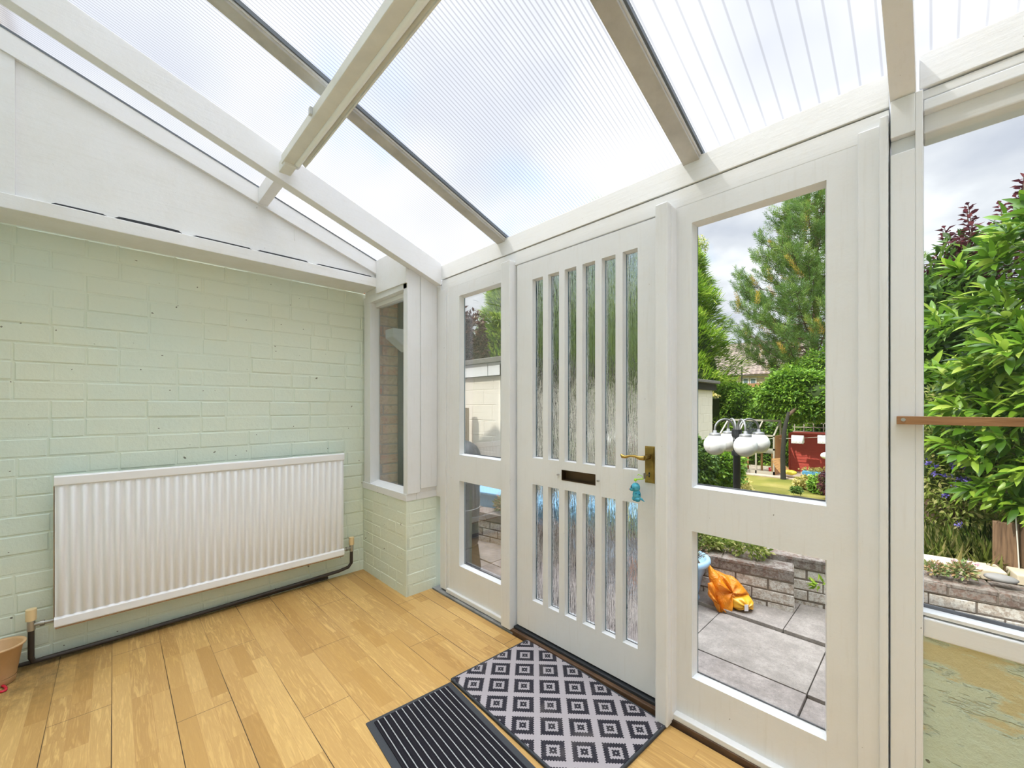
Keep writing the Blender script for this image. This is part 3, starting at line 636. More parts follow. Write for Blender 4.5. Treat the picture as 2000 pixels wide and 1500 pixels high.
def mk_mat2():
    m, nt, out = newmat('ribbed_black_carpet'); g = G(nt); t = g.n('TexCoord'); s = g.n('SeparateXYZ'); g.put(t.outputs['Object'], s.inputs[0])
    q = g.m('DIVIDE', g.m('ADD', s.outputs[1], 3.0), .0262); f = g.m('ABSOLUTE', g.m('SUBTRACT', g.m('FRACT', q), .5))
    wob = g.m('MULTIPLY', g.m('SUBTRACT', g.noise(g.co((30, 200, 1)), 3, 3), .5), .10); f2 = g.m('ADD', f, wob)
    c = g.ramp(f2, [(.0, (.42, .43, .44)), (.055, (.42, .43, .44)), (.085, (.012, .012, .016)), (.5, (.022, .02, .026))])
    c = g.mix(g.ramp(g.noise(g.co(), 400, 3, .8), [(.62, 0.), (.72, .35)]), c, (.20, .18, .19))
    g.bsdf(out, c, .95, g.bump(g.m('ADD', f, g.noise(g.co(), 500, 3)), .8, .004), 0, .1); return m
M['mat1'] = mk_mat1(); M['mat2'] = mk_mat2()
def rrect(w, h, r, n=4):
    return [(sx*(w/2-r)+r*math.cos(a0+PI/2*k/n), sy*(h/2-r)+r*math.sin(a0+PI/2*k/n)) for (sx, sy, a0) in ((1, 1, 0), (-1, 1, PI/2), (-1, -1, PI), (1, -1, 1.5*PI)) for k in range(n+1)]
def slab2d(poly, z0, z1):
    return MB().prism(poly, 'z', z0, z1)
dm = empty('door_mat', (-1.175, 1.378, 0), math.radians(-3.1)); tag(dm, 'grey doormat patterned with dark concentric squares, lying nearest the door', 'doormat')
slab2d(rrect(.815, .512, .008), .0, .010).build('mat_backing', M['rubber'], dm)
slab2d(rrect(.797, .494, .004), .010, .0135).build('pile', M['mat1'], dm)
for k in range(4):
    a = ((-.4035, -.252), (.4035, -.252), (.4035, .252), (-.4035, .252)); p, q = a[k], a[(k+1) % 4]
    MB().tube([(p[0], p[1], .009), (q[0], q[1], .009)], .0055, 8).build('bound_edge', M['rubber'], dm)
bm2 = empty('door_mat', (-1.215, .905, 0), math.radians(-5.0)); tag(bm2, 'black ribbed doormat with thin pale stripes and plain rubber border', 'doormat')
slab2d(rrect(.78, .40, .004), 0, .004).build('mat_backing', M['rubber'], bm2)
slab2d(rrect(.74, .345, .003), .004, .0085).build('pile', M['mat2'], bm2)

# ================================================================== HOUSE AND NEIGHBOURS OUTSIDE
M['housewall'] = plain('house_render', (.55, .48, .40), .9); M['rooftile'] = plain('roof_tile', (.30, .20, .16), .85, 0, .6, 20, .3)
hs = MB().box(-9.5, 7.5, -6.5, YB-.252, -.12, 5.2)
ho = hs.build('wall_house', M['housewall'], kind='structure')
MB().prism([(-6.6, 5.2), (YB-.20, 5.2), (-3.6, 6.9)], 'x', -9.6, 7.6).build('roof', M['rooftile'], ho)
wg = MB().prism([(-7.5, -.12), (-3.44, -.12), (-3.44, 2.45), (-5.42, 3.72), (-7.5, 2.40)], 'y', YB-.25, 1.74)
wg.build('wall_wing', M['housewall'], kind='structure')
# brick return of the wing seen through the small window, with its rainwater goods
rb_ = brickwork('wall_outside', M['redbrick'], M['mortar_pale'], (-3.05, 1.509, 0), (0, 1, 0), (1, 0, 0), .155, -.10, 31, .0785, .225, .010, .03, .003, pattern='SH', kind='structure', phase=.03)
MB().box(-3.40, -3.06, 1.509, 1.67, -.12, 2.35).build('wall_outside.001', M['redbrick'], kind='structure'); setattr_faces(bpy.data.objects['wall_outside.001'].data, [.3]*6)
MB().box(-3.05, -2.5, 1.54, 1.9, 2.17, 2.19).build('soffit', M['paint_x'], rb_)
dp = empty('downpipe', (-2.95, 1.745, 0)); tag(dp, 'black downpipe with a pale grey hopper outside the small window', 'downpipe'); DO = (-2.95, 1.745, 0)
MB().box(-3.07, -2.975, 1.668, 1.75, -.10, 2.16).build('pipe', M['blackpipe'], dp, DO, bev=.012)
MB().prism([(1.523, 1.90), (1.74, 1.90), (1.74, 1.76), (1.66, 1.735), (1.523, 1.832)], 'x', -2.99, -2.87).build('hopper', M['hopper'], dp, DO, bev=.006)

# ---- patio
zp = -.12
def paving():
    rb = random.Random(3); mb = MB(); vals = []
    rows = [(-.2+1.90, 2.455, 0, -1.03, zp-.005), (2.455, 3.010, 0, -1.03, zp), (3.010, 3.60, .30, -.66, zp+.022)]
    for (y0, y1, ph, x0, z) in rows:
        k = -5
        while x0+k*.592 < 1.8:
            a = x0+k*.592; b = a+.592; g_ = .0022
            zz = z+rb.uniform(-.003, .003)
            if y0 > 2.4 and y0 < 2.5 and -.5 < a: zz -= .0
            if y0 < 2.0 and a > -.5: zz -= .014
            mb.box(a+g_, b-g_, y0+g_, y1-g_, z-.06, zz); vals += [rb.random()]*6; k += 1
    o = mb.build('floor_patio', M['paving'], kind='structure', bev=.002); setattr_faces(o.data, vals)
    MB().box(-5.5, 2.5, 1.70, 3.9, zp-.12, zp-.034).build('bed_joint', M['joint'], o)
paving()
ang = math.radians(10.9); U1 = Vector((math.cos(ang), math.sin(ang), 0)); N1 = Vector((math.sin(ang), -math.cos(ang), 0))
def garden_wall(P, L, ncourse, pitch, label, ret=None):
    P = Vector(P); root = empty('garden_wall', tuple(P)); tag(root, label, 'garden wall')
    z0 = zp-.02
    f = brickwork('brick_courses', M['limebrick'], M['mortar'], tuple(P.xy)+(0,), U1, N1, L, z0, ncourse, pitch, .205, .009, .10, .004, pattern='S', back=.12)
    c = brickwork('coping_course', M['coping'], M['mortar'], tuple((P+N1*.006).xy)+(0,), U1, N1, L, z0+ncourse*pitch, 1, pitch, .20, .009, .10, .004, pattern='S', back=.10)
    top = MB(); n = int(L/.215)
    for k in range(n):
        a = P+U1*(k*L/n+.004); b = P+U1*((k+1)*L/n-.006); q = (a+b)/2-N1*.10; q.z = z0+(ncourse+1)*pitch-.008; top.obox(q, U1*(b-a).length/2, N1*.106, Vector((0, 0, .012)))
    t = top.build('coping_top', M['coping'], None, bev=.004); setattr_faces(t.data, [random.random() for _ in range(6*n)])
    if ret:
        e = P+U1*(L-.001)-N1*.016; r = brickwork('end_face', M['limebrick'], M['mortar'], tuple(e.xy)+(0,), -N1, U1, ret, z0, ncourse+1, pitch, .222, .012, .03, .004, pattern='HS', back=.05)
        r.parent = root; r.location = -P
    for o in (f, c, t): o.parent = root; o.location = -P
    return root
E1 = Vector((-.662, 3.305, 0)); L1 = 4.4
garden_wall(E1-U1*L1, L1, 3, .080, 'low limewashed brick planter wall behind the orange bag and blue pot', .20)
garden_wall(tuple(Vector((-.655, 3.487, 0))-U1*.22), 3.0, 4, .0730, 'low whitened brick wall below the wide right-hand window, set back from the planter')

# ---- terrain
def mk_lawn():
    m, nt, out = newmat('dry_lawn'); g = G(nt); w = g.co(); f = g.noise(w, .9, 6, .6)
    c = g.ramp(f, [(.35, (.17, .185, .035)), (.5, (.27, .25, .055)), (.65, (.36, .30, .095))]); c = g.mix(g.ramp(g.noise(w, 25, 5, .8), [(.4, 0.), (.7, .5)]), c, (.10, .125, .025))
    g.bsdf(out, c, .95, g.bump(g.noise(w, 40, 5, .8), .8, .04), 0, .1); return m
M['lawn'] = mk_lawn(); M['bed'] = plain('dark_garden_soil', (.075, .055, .035), .95, 0, .8, 25, .4)
def TZ(x, y):
    wall = 3.30+(x+.66)*.192 if x < -1.0 else 3.49+(x+.655)*.192
    s = y-wall
    if s < .06: return -.35
    top = .10; a = max(0., min(1., (s-.75)/3.2)); a = a*a*(3-2*a)
    return top*(1-a)-1.20*a
def terrain():
    xs = np.concatenate([np.linspace(-40, -7, 14), np.linspace(-6.5, 4, 60), np.linspace(4.5, 30, 14)]); ys = np.concatenate([np.linspace(2.0, 8, 70), np.linspace(8.5, 70, 40)])
    vs = [(x, y, TZ(x, y)) for y in ys for x in xs]; n = len(xs); m = len(ys)
    MB().add(vs, [(j*n+i, j*n+i+1, (j+1)*n+i+1, (j+1)*n+i) for j in range(m-1) for i in range(n-1)], True).build('ground', M['lawn'], kind='structure')
    me = bpy.data.objects['ground'].data; me.materials.append(M['bed'])
    for p in me.polygons:
        if p.center.y < 6.2: p.material_index = 1
terrain()
M['gravel'] = plain('pale_path', (.52, .42, .33), .9, 0, .5, 30, .3)
MB().box(-7.5, 0, 16.6, 19.4, -1.3, -1.165).build('ground_path', M['gravel'], kind='structure')

# ---- foliage machinery
def leaf_mesh(name, P, D, L, Wd, mat, parent=None, off=(0, 0, 0), lv=None, bend=.25, nseg=1, up=None):
    """leaves as folded blades: P bases, D directions, L lengths, Wd widths"""
    P = np.asarray(P, float)-np.asarray(off, float); D = np.asarray(D, float); D /= np.linalg.norm(D, axis=1)[:, None]+1e-9; n = len(P)
    L = np.broadcast_to(np.asarray(L, float), (n,))[:, None]; Wd = np.broadcast_to(np.asarray(Wd, float), (n,))[:, None]
    R = RNG.normal(size=(n, 3))*(.9 if up is None else .35)
    if up is not None: R += np.asarray(up)
    Nn = R-(R*D).sum(1)[:, None]*D; Nn /= np.linalg.norm(Nn, axis=1)[:, None]+1e-9; Sd = np.cross(D, Nn)
    if nseg == 1:
        mid = P+D*L*.48; h = Nn*Wd*.22
        V = np.stack([P, mid-Sd*Wd/2+h, P+D*L-Nn*L*bend*.4, mid+Sd*Wd/2+h], 1).reshape(-1, 3); k = 4
        F = (np.array([[0, 1, 2], [0, 2, 3]])[None]+(np.arange(n)*k)[:, None, None]).reshape(-1, 3); fs = 2
    else:
        rows = [P]
        for (u, w) in ((.22, .72), (.5, 1.), (.78, .66)):
            c = P+D*L*u-Nn*L*bend*u*u*.9; hh = Nn*Wd*.16*w
            rows += [c-Sd*Wd/2*w+hh, c, c+Sd*Wd/2*w+hh]
        rows.append(P+D*L-Nn*L*bend*.9)
        V = np.stack(rows, 1).reshape(-1, 3); k = 11
        base = [(0, 1, 2), (0, 2, 3), (1, 4, 5), (1, 5, 2), (2, 5, 6), (2, 6, 3), (4, 7, 8), (4, 8, 5), (5, 8, 9), (5, 9, 6), (7, 10, 8), (8, 10, 9)]
        F = (np.array(base)[None]+(np.arange(n)*k)[:, None, None]).reshape(-1, 3); fs = 12
    me = bpy.data.meshes.new(name); me.vertices.add(len(V)); me.vertices.foreach_set('co', V.ravel()); me.loops.add(F.size); me.loops.foreach_set('vertex_index', F.ravel().astype(np.int32))
    me.polygons.add(len(F)); me.polygons.foreach_set('loop_start', np.arange(0, F.size, 3, dtype=np.int32)); me.polygons.foreach_set('loop_total', np.full(len(F), 3, np.int32))
    if nseg > 1: me.polygons.foreach_set('use_smooth', np.ones(len(F), bool))
    me.update(calc_edges=True); lv = RNG.random(n) if lv is None else lv; setattr_faces(me, np.repeat(lv, fs))
    return link(name, me, mat, parent)
def shell(n, c, r, lo=.55, lump=.25, seed=0, zmin=-1.0):
    """points in a lumpy ellipsoid shell, and outward directions"""
    d = RNG.normal(size=(n*2, 3)); d /= np.linalg.norm(d, axis=1)[:, None]; d = d[d[:, 2] > zmin][:n]
    q = d*3.1+seed
    k = 1+lump*(np.sin(q[:, 0]*1.9+q[:, 1])*.5+np.sin(q[:, 1]*2.7-q[:, 2]*1.3)*.35+np.sin(q[:, 2]*3.3+q[:, 0]*2.1)*.3)
    rr = (lo+(1-lo)*RNG.random(len(d))**.6)*k
    return np.asarray(c)+d*np.asarray(r)*rr[:, None], d
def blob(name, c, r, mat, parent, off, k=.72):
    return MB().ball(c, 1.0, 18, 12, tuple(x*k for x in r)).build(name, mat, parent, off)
LM = {}
LM['laurel'] = leafmat('laurel_leaf', [(0, (.07, .16, .02)), (.5, (.16, .32, .03)), (1, (.34, .52, .06))])
LM['dark'] = leafmat('dark_green_leaf', [(0, (.035, .08, .015)), (.6, (.09, .18, .03)), (1, (.20, .32, .05))])
LM['yellow'] = leafmat('golden_leaf', [(0, (.22, .22, .04)), (.5, (.50, .44, .12)), (1, (.75, .62, .26))])
LM['magnolia'] = leafmat('broad_yellow_green_leaf', [(0, (.05, .13, .012)), (.5, (.14, .28, .02)), (.85, (.28, .43, .04)), (1, (.45, .56, .10))], .35, .33)
LM['purple'] = leafmat('purple_leaf', [(0, (.05, .014, .022)), (.6, (.115, .028, .042)), (1, (.24, .07, .075))], .3)
LM['beech'] = leafmat('copper_leaf', [(0, (.045, .018, .022)), (.7, (.14, .055, .055)), (1, (.30, .16, .13))], .3)
LM['cypress'] = leafmat('lime_conifer_spray', [(0, (.10, .22, .02)), (.5, (.28, .46, .04)), (1, (.58, .70, .12))], .35, .6)
LM['pine'] = leafmat('pine_needle', [(0, (.06, .14, .035)), (.6, (.17, .29, .05)), (.92, (.34, .43, .09)), (1, (.62, .40, .06))], .25, .6)
LM['herb'] = leafmat('meadow_stem', [(0, (.13, .20, .035)), (.6, (.36, .44, .09)), (1, (.72, .64, .30))], .55)
LM['blueflower'] = leafmat('violet_blue_petal', [(0, (.10, .08, .42)), (1, (.30, .24, .70))], .3)
LM['pinkflower'] = leafmat('pale_pink_petal', [(0, (.65, .30, .42)), (1, (.82, .62, .66))], .3)
LM['sedum'] = leafmat('succulent_leaf', [(0, (.12, .20, .06)), (.5, (.30, .36, .14)), (.85, (.45, .28, .14)), (1, (.60, .42, .30))], .25)
M['inner'] = plain('foliage_shade', (.045, .075, .018), .95)  # dark fill inside crowns and hedges, standing in for their shaded interior
M['bark'] = plain('bark', (.15, .095, .06), .9, 0, .8, 30, .4)
M['bark_dark'] = plain('dark_bark', (.03, .028, .02), .9, 0, .8, 30)
def shrub(name, c, r, n, L, Wd, lm, label, cat='shrub', group=None, lo=.6, lump=.25, seed=0, core=.62, zmin=-1.0, nseg=1, stem=True, bend=.25, flat=.0):
    base = (c[0], c[1], TZ(c[0], c[1])); root = empty(name, base); tag(root, label, cat, group)
    P, d = shell(n, c, r, lo, lump, seed, zmin); D = d+RNG.normal(size=d.shape)*.7; D[:, 2] -= flat
    leaf_mesh('foliage', P, D, L*(.7+.6*RNG.random(len(P))), Wd*(.8+.4*RNG.random(len(P))), lm, root, base, nseg=nseg, bend=bend, up=(0, -.3, .8))
    if core: blob('shade_core', c, r, M['inner'], root, base, core)
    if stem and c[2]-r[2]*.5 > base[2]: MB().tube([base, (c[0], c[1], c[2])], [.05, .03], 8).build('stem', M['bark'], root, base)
    return root

# magnolia by the wide window: rosettes of broad leaves on branch tips
def magnolia():
    ctr = Vector((.98, 4.55, 1.52)); base = Vector((.98, 4.6, TZ(.98, 4.6))); root = empty('magnolia', tuple(base))
    tag(root, 'big broad-leaved glossy yellow-green shrub filling the wide right-hand window', 'shrub')
    rr = np.array((1.00, .95, 1.20)); P, d = shell(860, ctr, rr, .58, .22, 2.1, -.85)
    lowp = np.array([[.62, 3.98, .62], [.55, 3.95, .75], [.78, 3.9, .70], [.85, 4.0, .50], [.70, 3.85, .88], [.95, 3.9, .85], [.42, 4.1, .98], [.35, 4.25, 1.2], [.28, 4.3, 1.35], [.22, 4.35, 1.5], [.3, 4.2, 1.62]])
    P = np.vstack([P, lowp]); d = np.vstack([d, np.tile([[-.35, -.7, .35]], (len(lowp), 1))])
    LP, LD = [], []
    for p, q in zip(P, d):
        ax = Vector(q)+Vector((0, -.1, .55)); ax.normalize(); a = ax.orthogonal().normalized(); b = ax.cross(a); n = random.randint(9, 13); ph = random.random()*6
        for k in range(n):
            t = ph+k*2.4; lean = .35+.9*(k/n); dd = ax*math.cos(lean*1.1)+(a*math.cos(t)+b*math.sin(t))*math.sin(lean*1.1)
            LP.append(Vector(p)-ax*(.10*k/n)); LD.append(dd+Vector((0, 0, -.10)))
    n = len(LP); leaf_mesh('foliage', LP, LD, .095+.06*RNG.random(n), .034+.018*RNG.random(n), LM['magnolia'], root, tuple(base), nseg=3, bend=.30, up=(0, -.2, .9))
    blob('shade_core', tuple(ctr), tuple(rr), M['inner'], root, tuple(base), .52)
    br = MB()
    for k in range(16):
        p = Vector(P[k*50]); br.tube([base+Vector((random.uniform(-.15, .15), 0, 0)), base.lerp(p, .5)+Vector((0, 0, .15)), p], [.03, .018, .006], 7)
    br.build('branch', M['bark'], root, tuple(base))
magnolia()
# smoke bush: purple leaves on tall wands
def wand_bush(name, pts, label, lm, r_leaf=.05, group=None, n_leaf=46, cat='shrub', basept=None):
    base = Vector(basept); root = empty(name, tuple(base)); tag(root, label, cat, group); LP, LD = [], []; st = MB()
    for (tip, ln, lean) in pts:
        tip = Vector(tip); d = Vector((lean[0], lean[1], 1)).normalized(); a0 = tip-d*ln
        st.tube([base.lerp(a0, .35), a0, tip], [.012, .008, .003], 6)
        for k in range(n_leaf):
            u = k/n_leaf; t = k*2.4; p = a0+d*ln*u; s = Vector((math.cos(t), math.sin(t), .15)); LP.append(p+s*.01); LD.append(s+Vector((0, 0, .35 if u > .85 else .0)))
    n = len(LP); leaf_mesh('foliage', LP, LD, r_leaf*(.75+.5*RNG.random(n)), r_leaf*.55, lm, root, tuple(base), up=(0, 0, 1)); st.build('branch', M['bark'], root, tuple(base)); return root
wp = []
for (px, py, ln) in ((1885, 400, .9), (1850, 445, .9), (1905, 440, .8), (1870, 470, .7), (1935, 440, .7), (1825, 500, .7), (1860, 500, .7), (1900, 480, .8), (1840, 535, .6), (1812, 520, .5), (1815, 560, .5), (1830, 580, .5), (1870, 540, .5), (1960, 400, .8), (1985, 385, .8), (1998, 345, 1.0), (1945, 470, .7), (2015, 370, .9), (1800, 575, .5), (1925, 505, .6), (1880, 455, .5), (1845, 560, .5)):
    for j in range(2): wp.append((at(px+random.uniform(-7, 7), py+j*14, 6.2+random.uniform(-.4, .4)), ln, (random.uniform(-.25, .25), random.uniform(-.2, .2))))
wand_bush('smoke_bush', wp, 'purple-leaved smoke bush with upright wands behind the yellow-green shrub', LM['purple'], .070, basept=(.35, 6.3, TZ(.35, 6.3)), n_leaf=84)
# flowering bush
fb = shrub('flowering_bush', at(1868, 915, 4.9), (.50, .45, .60), 7000, .05, .018, LM['herb'], 'small-leaved bush dotted with violet-blue flowers outside the wide window', lo=.35, core=.45, seed=1.2)
P = []
for (px, py) in ((1811, 903), (1829, 910), (1861, 908), (1868, 905), (1876, 914), (1824, 927), (1848, 929), (1875, 935), (1884, 938), (1866, 945), (1903, 957), (1844, 966), (1874, 1024), (1816, 1060), (1890, 935), (1898, 950)):
    c = at(px, py, 4.42); P = []
    for k in range(18): P.append(c+Vector((random.gauss(0, .012), random.gauss(0, .012), random.gauss(0, .010))))
    leaf_mesh('flower', P, RNG.normal(size=(len(P), 3)), .016, .012, LM['blueflower'], fb, tuple(fb.location))
shrub('leafy_bush', at(1815, 700, 5.9), (.55, .5, 1.0), 7000, .10, .045, LM['dark'], 'dark green leafy bush in shade behind the broad-leaved shrub', lo=.5, core=.6, seed=4)
shrub('leafy_bush', at(1840, 780, 5.4), (.42, .4, .30), 1500, .14, .05, LM['magnolia'], 'low spray of long pale green leaves just above the wooden batten', lo=.5, core=.5, seed=6, nseg=3)
shrub('leafy_bush', at(1935, 860, 7.5), (.95, .7, 1.2), 7000, .10, .04, LM['dark'], 'deep green bush at the back, low behind the violet-flowered bush', lo=.5, core=.7, seed=9)
# grasses in the bed
def tussock(name, c, R, n, h, lm, label, cat='grass', lean=.45, w=.0032):
    P = np.array([[c[0]+RNG.normal()*R, c[1]+RNG.normal()*R*.5, c[2]] for _ in range(n)]); D = RNG.normal(size=(n, 3))*lean; D[:, 2] = 1
    o = leaf_mesh(name, P, D, h*(.5+.7*RNG.random(n)), w, lm, None, c, bend=.5); o.location = c; return tag(o, label, cat, kind='stuff')
tussock('meadow_grass', (.10, 4.38, TZ(.10, 4.38)-.02), .24, 6000, .30, LM['herb'], 'yellowing grass and herbs along the top of the brick wall outside the wide window')
tussock('meadow_grass', (.42, 4.42, TZ(.42, 4.42)-.02), .12, 900, .36, LM['dark'], 'dark grass tuft against the brown timber panel')
def small_plant(name, c, r, n, lm, L, Wd, label, cat='plant', group=None, flower=None):
    root = empty(name, tuple(c)); tag(root, label, cat, group); P, d = shell(n, Vector(c)+Vector((0, 0, r[2]*.6)), r, .2, .3, c[0], -.6); d = d+RNG.normal(size=d.shape)*.4
    leaf_mesh('foliage', P, d, L, Wd, lm, root, tuple(c))
    if flower:
        fl_ = []
        for k in range(flower[1]):
            q = Vector(c)+Vector((random.uniform(-r[0], r[0]), random.uniform(-r[1], r[1]), r[2]*(1.3+.5*random.random())))
            fl_ = [q+Vector((random.gauss(0, .006), random.gauss(0, .006), random.gauss(0, .006))) for j in range(9)]
            leaf_mesh('flower', fl_, RNG.normal(size=(len(fl_), 3)), .012, .009, flower[0], root, tuple(c))
    return root
small_plant('stonecrop', (.005, 3.70, .26), (.05, .05, .035), 260, LM['sedum'], .030, .014, 'reddish stonecrop on the wall coping beside the main post', flower=(LM['pinkflower'], 3))
small_plant('stonecrop', (.125, 3.72, .265), (.05, .05, .05), 260, LM['sedum'], .034, .015, 'greener stonecrop with pale pink flowers further along the coping', flower=(LM['pinkflower'], 7))
# stone edging and timber panel behind the right wall
M['stone'] = plain('pale_sandstone', (.68, .58, .42), .85, 0, .4, 30, .2)
se = MB()
for k in range(6):
    a = Vector((-.5+k*.42, 3.70+(k*.42-.5+.655)*.192, .262)); se.obox(a+U1*.2-N1*.075, U1*.195, N1*.085, Vector((0, 0, .03)))
tag(se.build('stone_edging', M['stone'], off=(.5, 3.9, .2), bev=.006), 'pale sunlit stone edging laid behind the brick wall coping', 'stone edging')
M['pebble'] = plain('grey_stone', (.26, .25, .24), .8, 0, .3, 30, .2)
tag(MB().ball((.275, 3.76, .285), 1, 16, 10, (.07, .05, .022)).build('pebble', M['pebble'], off=(.275, 3.76, .27)), 'flat grey pebble lying on the brick coping in the right window', 'pebble')
M['timber'] = mk_wood('weathered_brown_timber', (.10, .055, .03), (.25, .15, .085), (40, 40, 2))
tp_ = empty('wooden_fence', (.45, 4.12, .2)); tag(tp_, 'upright brown timber boards at the right edge behind the brick wall', 'fence')
for k in range(6):
    a = .262+k*.112; MB().box(a, a+.108, 4.05+.02*(k % 2), 4.09+.02*(k % 2), .05, .565+.01*(k % 3)).build('board', M['timber'], tp_, (.45, 4.12, .2), bev=.004)
M['rope'] = plain('white_cord', (.72, .70, .62), .8)
MB().tube([(.355, 4.045, .62), (.362, 4.04, .45), (.372, 4.04, .2)], .0035, 6).build('cord', M['rope'], tp_, (.45, 4.12, .2))

# ---- things on the patio
def mk_pot():
    c = (-1.335, 3.03, zp); root = empty('plant_pot', c, 0); tag(root, 'pale blue plastic plant pot with woody stems, standing beside the orange bag', 'plant pot')
    m = plain('pale_blue_plastic', (.36, .55, .74), .4, 0, .05, 20, .25)
    MB().lathe([(.001, 0), (.135, 0), (.150, .010), (.148, .022), (.132, .030), (.175, .21), (.182, .215), (.184, .255), (.190, .262), (.212, .272), (.222, .290), (.218, .310), (.200, .318), (.186, .308), (.176, .27), (.001, .262)], c, 40).build('pot_body', m, root, c)
    MB().lathe([(.001, .274), (.178, .268)], c, 24).build('soil', M['soil'], root, c)
    LP, LD = [], []; st = MB()
    for k in range(26):
        a = random.random()*6.28; r0 = random.random()*.12; b = Vector((c[0]+r0*math.cos(a), c[1]+r0*math.sin(a), c[2]+.27)); t = b+Vector((math.cos(a)*.10+random.uniform(-.05, .05), math.sin(a)*.10, random.uniform(.06, .17)))
        st.tube([b, b.lerp(t, .5)+Vector((0, 0, .02)), t], [.0025, .002, .001], 5)
        for j in range(9): LP.append(b.lerp(t, .3+.7*random.random())); LD.append(Vector((random.gauss(0, 1), random.gauss(0, 1), .6)))
    st.build('stem', M['bark'], root, c); leaf_mesh('foliage', LP, LD, .022, .006, LM['sedum'], root, c)
mk_pot()
def mk_bag():
    m, nt, out = newmat('orange_plastic_film'); g = G(nt); w = g.co(); f = g.noise(w, 14, 4, .6, 1.5)
    c = g.ramp(g.noise(w, 6, 3), [(.3, (.90, .26, .006)), (.6, (.95, .36, .015)), (.8, (.85, .40, .04))])
    b = g.bsdf(None, c, .28, g.bump(f, .9, .02), 0, .6); tr = g.n('BsdfTranslucent'); g.put(c, tr.inputs[0]); a = g.n('MixShader'); a.inputs[0].default_value = .3; g.put(b, a.inputs[1]); g.put(tr.outputs[0], a.inputs[2]); nt.links.new(a.outputs[0], out.inputs[0])
    c0 = Vector((-.985, 3.07, zp+.022)); root = empty('plastic_bag', tuple(c0)); tag(root, 'crumpled orange carrier bag slumped against the low brick wall', 'plastic bag')
    # main sheet: outline in the screen-facing plane, puffed in depth
    R3 = Vector((RT[0], RT[1], 0)); A3 = Vector((AX[0], AX[1], 0))
    def P(u, v, w): return c0+R3*u+A3*w+Vector((0, 0, v))
    def film(name, outline, depth, fold, seed, mat, lean=0.):
        n, m_ = 40, 12; cx = sum(p[0] for p in outline)/len(outline); cy = sum(p[1] for p in outline)/len(outline); mb = MB()
        def per(t):
            q = t*len(outline); i = int(q) % len(outline); f_ = q-int(q); a, b = outline[i], outline[(i+1) % len(outline)]; return a[0]+(b[0]-a[0])*f_, a[1]+(b[1]-a[1])*f_
        for side in (-1, 1):
            vs = []
            for j in range(m_+1):
                s = j/m_
                for i in range(n):
                    x, y = per(i/n); d = depth*math.sqrt(max(0, 1-s**2.2)); th = i/n*2*PI
                    d *= 1+fold*math.sin(th*5+seed+s*3)*s+fold*.6*math.sin(th*9-seed*2)
                    vs.append(P(cx+(x-cx)*s, cy+(y-cy)*s, side*d+lean*(cy+(y-cy)*s)))
            mb.add(vs, [(j*n+i, j*n+(i+1) % n, (j+1)*n+(i+1) % n, (j+1)*n+i) for j in range(m_) for i in range(n)], True)
        return mb.build(name, mat, root, tuple(c0))
    film('bag_body', [(-.115, .285), (-.075, .235), (-.045, .225), (.0, .205), (.05, .195), (.09, .16), (.135, .10), (.15, .075), (.11, .055), (.03, .055), (-.005, .0), (-.02, -.025), (-.05, -.028), (-.09, .05), (-.115, .15)], .050, .55, 1., m, .35)
    film('bag_handle', [(-.150, .165), (-.115, .175), (-.105, .06), (-.075, -.015), (-.03, -.030), (-.05, -.038), (-.085, -.03), (-.115, .04), (-.148, .08)], .030, .7, 3., m, .1)
    m2 = plain('filled_sack_amber', (.74, .36, .02), .3, 0, .5, 18, .2)
    film('filled_sack', [(-.01, .085), (.06, .095), (.13, .085), (.150, .05), (.145, .01), (.12, .002), (.02, .002), (-.01, .02)], .075, .12, 2., m2)
    MB().obox(P(.065, .04, -.080), R3*.013, A3*.001, Vector((0, 0, .022))).build('printed_label', plain('label_paper', (.72, .66, .66), .5), root, tuple(c0))
mk_bag()
def mk_butt():
    c = Vector(at(895, 794, 2.16)); c.z = zp+.01; root = empty('water_butt', tuple(c)); tag(root, 'tall black ribbed water butt outside the left-hand glazing', 'water butt')
    bp = plain('black_butt_plastic', (.028, .030, .034), .42, 0, .1, 30)
    prof = [(.001, .21), (.165, .21), (.178, .24), (.176, .40), (.186, .50), (.186, .52), (.190, .60), (.188, .70), (.190, .72), (.192, .84), (.188, .93), (.191, .98)]
    MB().lathe(prof, c, 36).build('barrel', bp, root, tuple(c))
    MB().lathe([(.196, .965), (.198, .985), (.188, 1.02), (.16, 1.065), (.11, 1.10), (.055, 1.118), (.05, 1.125), (.055, 1.15), (.045, 1.172), (.001, 1.176)], c, 36).build('lid', bp, root, tuple(c))
    MB().lathe([(.20, 0.), (.195, .05), (.175, .21), (.001, .212)], c, 8, False).build('stand', bp, root, tuple(c))
    for z in (.54, .77): MB().lathe([(.1885, z-.002), (.192, z), (.1885, z+.002)], c, 36).build('rib', M['hopper'], root, tuple(c))
    q = c+Vector((.085, -.13, 1.066)); MB().ball(q, .016, 14, 8, (1, .7, .7)).build('badge', M['hopper'], root, tuple(c))
mk_butt()
pb_ = plain('light_blue_plastic', (.22, .48, .72), .45)
bt0 = Vector((-3.9, 3.30+(-3.9+.66)*.192+.42, .06)); bt_o = empty('garden_trough', tuple(bt0)); tag(bt_o, 'light blue plastic trough behind the planter, blurred through the door glass', 'trough')
MB().obox(bt0+U1*1.05+Vector((0, 0, .13)), U1*1.05, -N1*.16, Vector((0, 0, .13))).build('trough_body', pb_, bt_o, tuple(bt0), bev=.02)
MB().obox(bt0+U1*1.05+Vector((0, 0, .265)), U1*1.08, -N1*.19, Vector((0, 0, .015))).build('rim', pb_, bt_o, tuple(bt0), bev=.008)
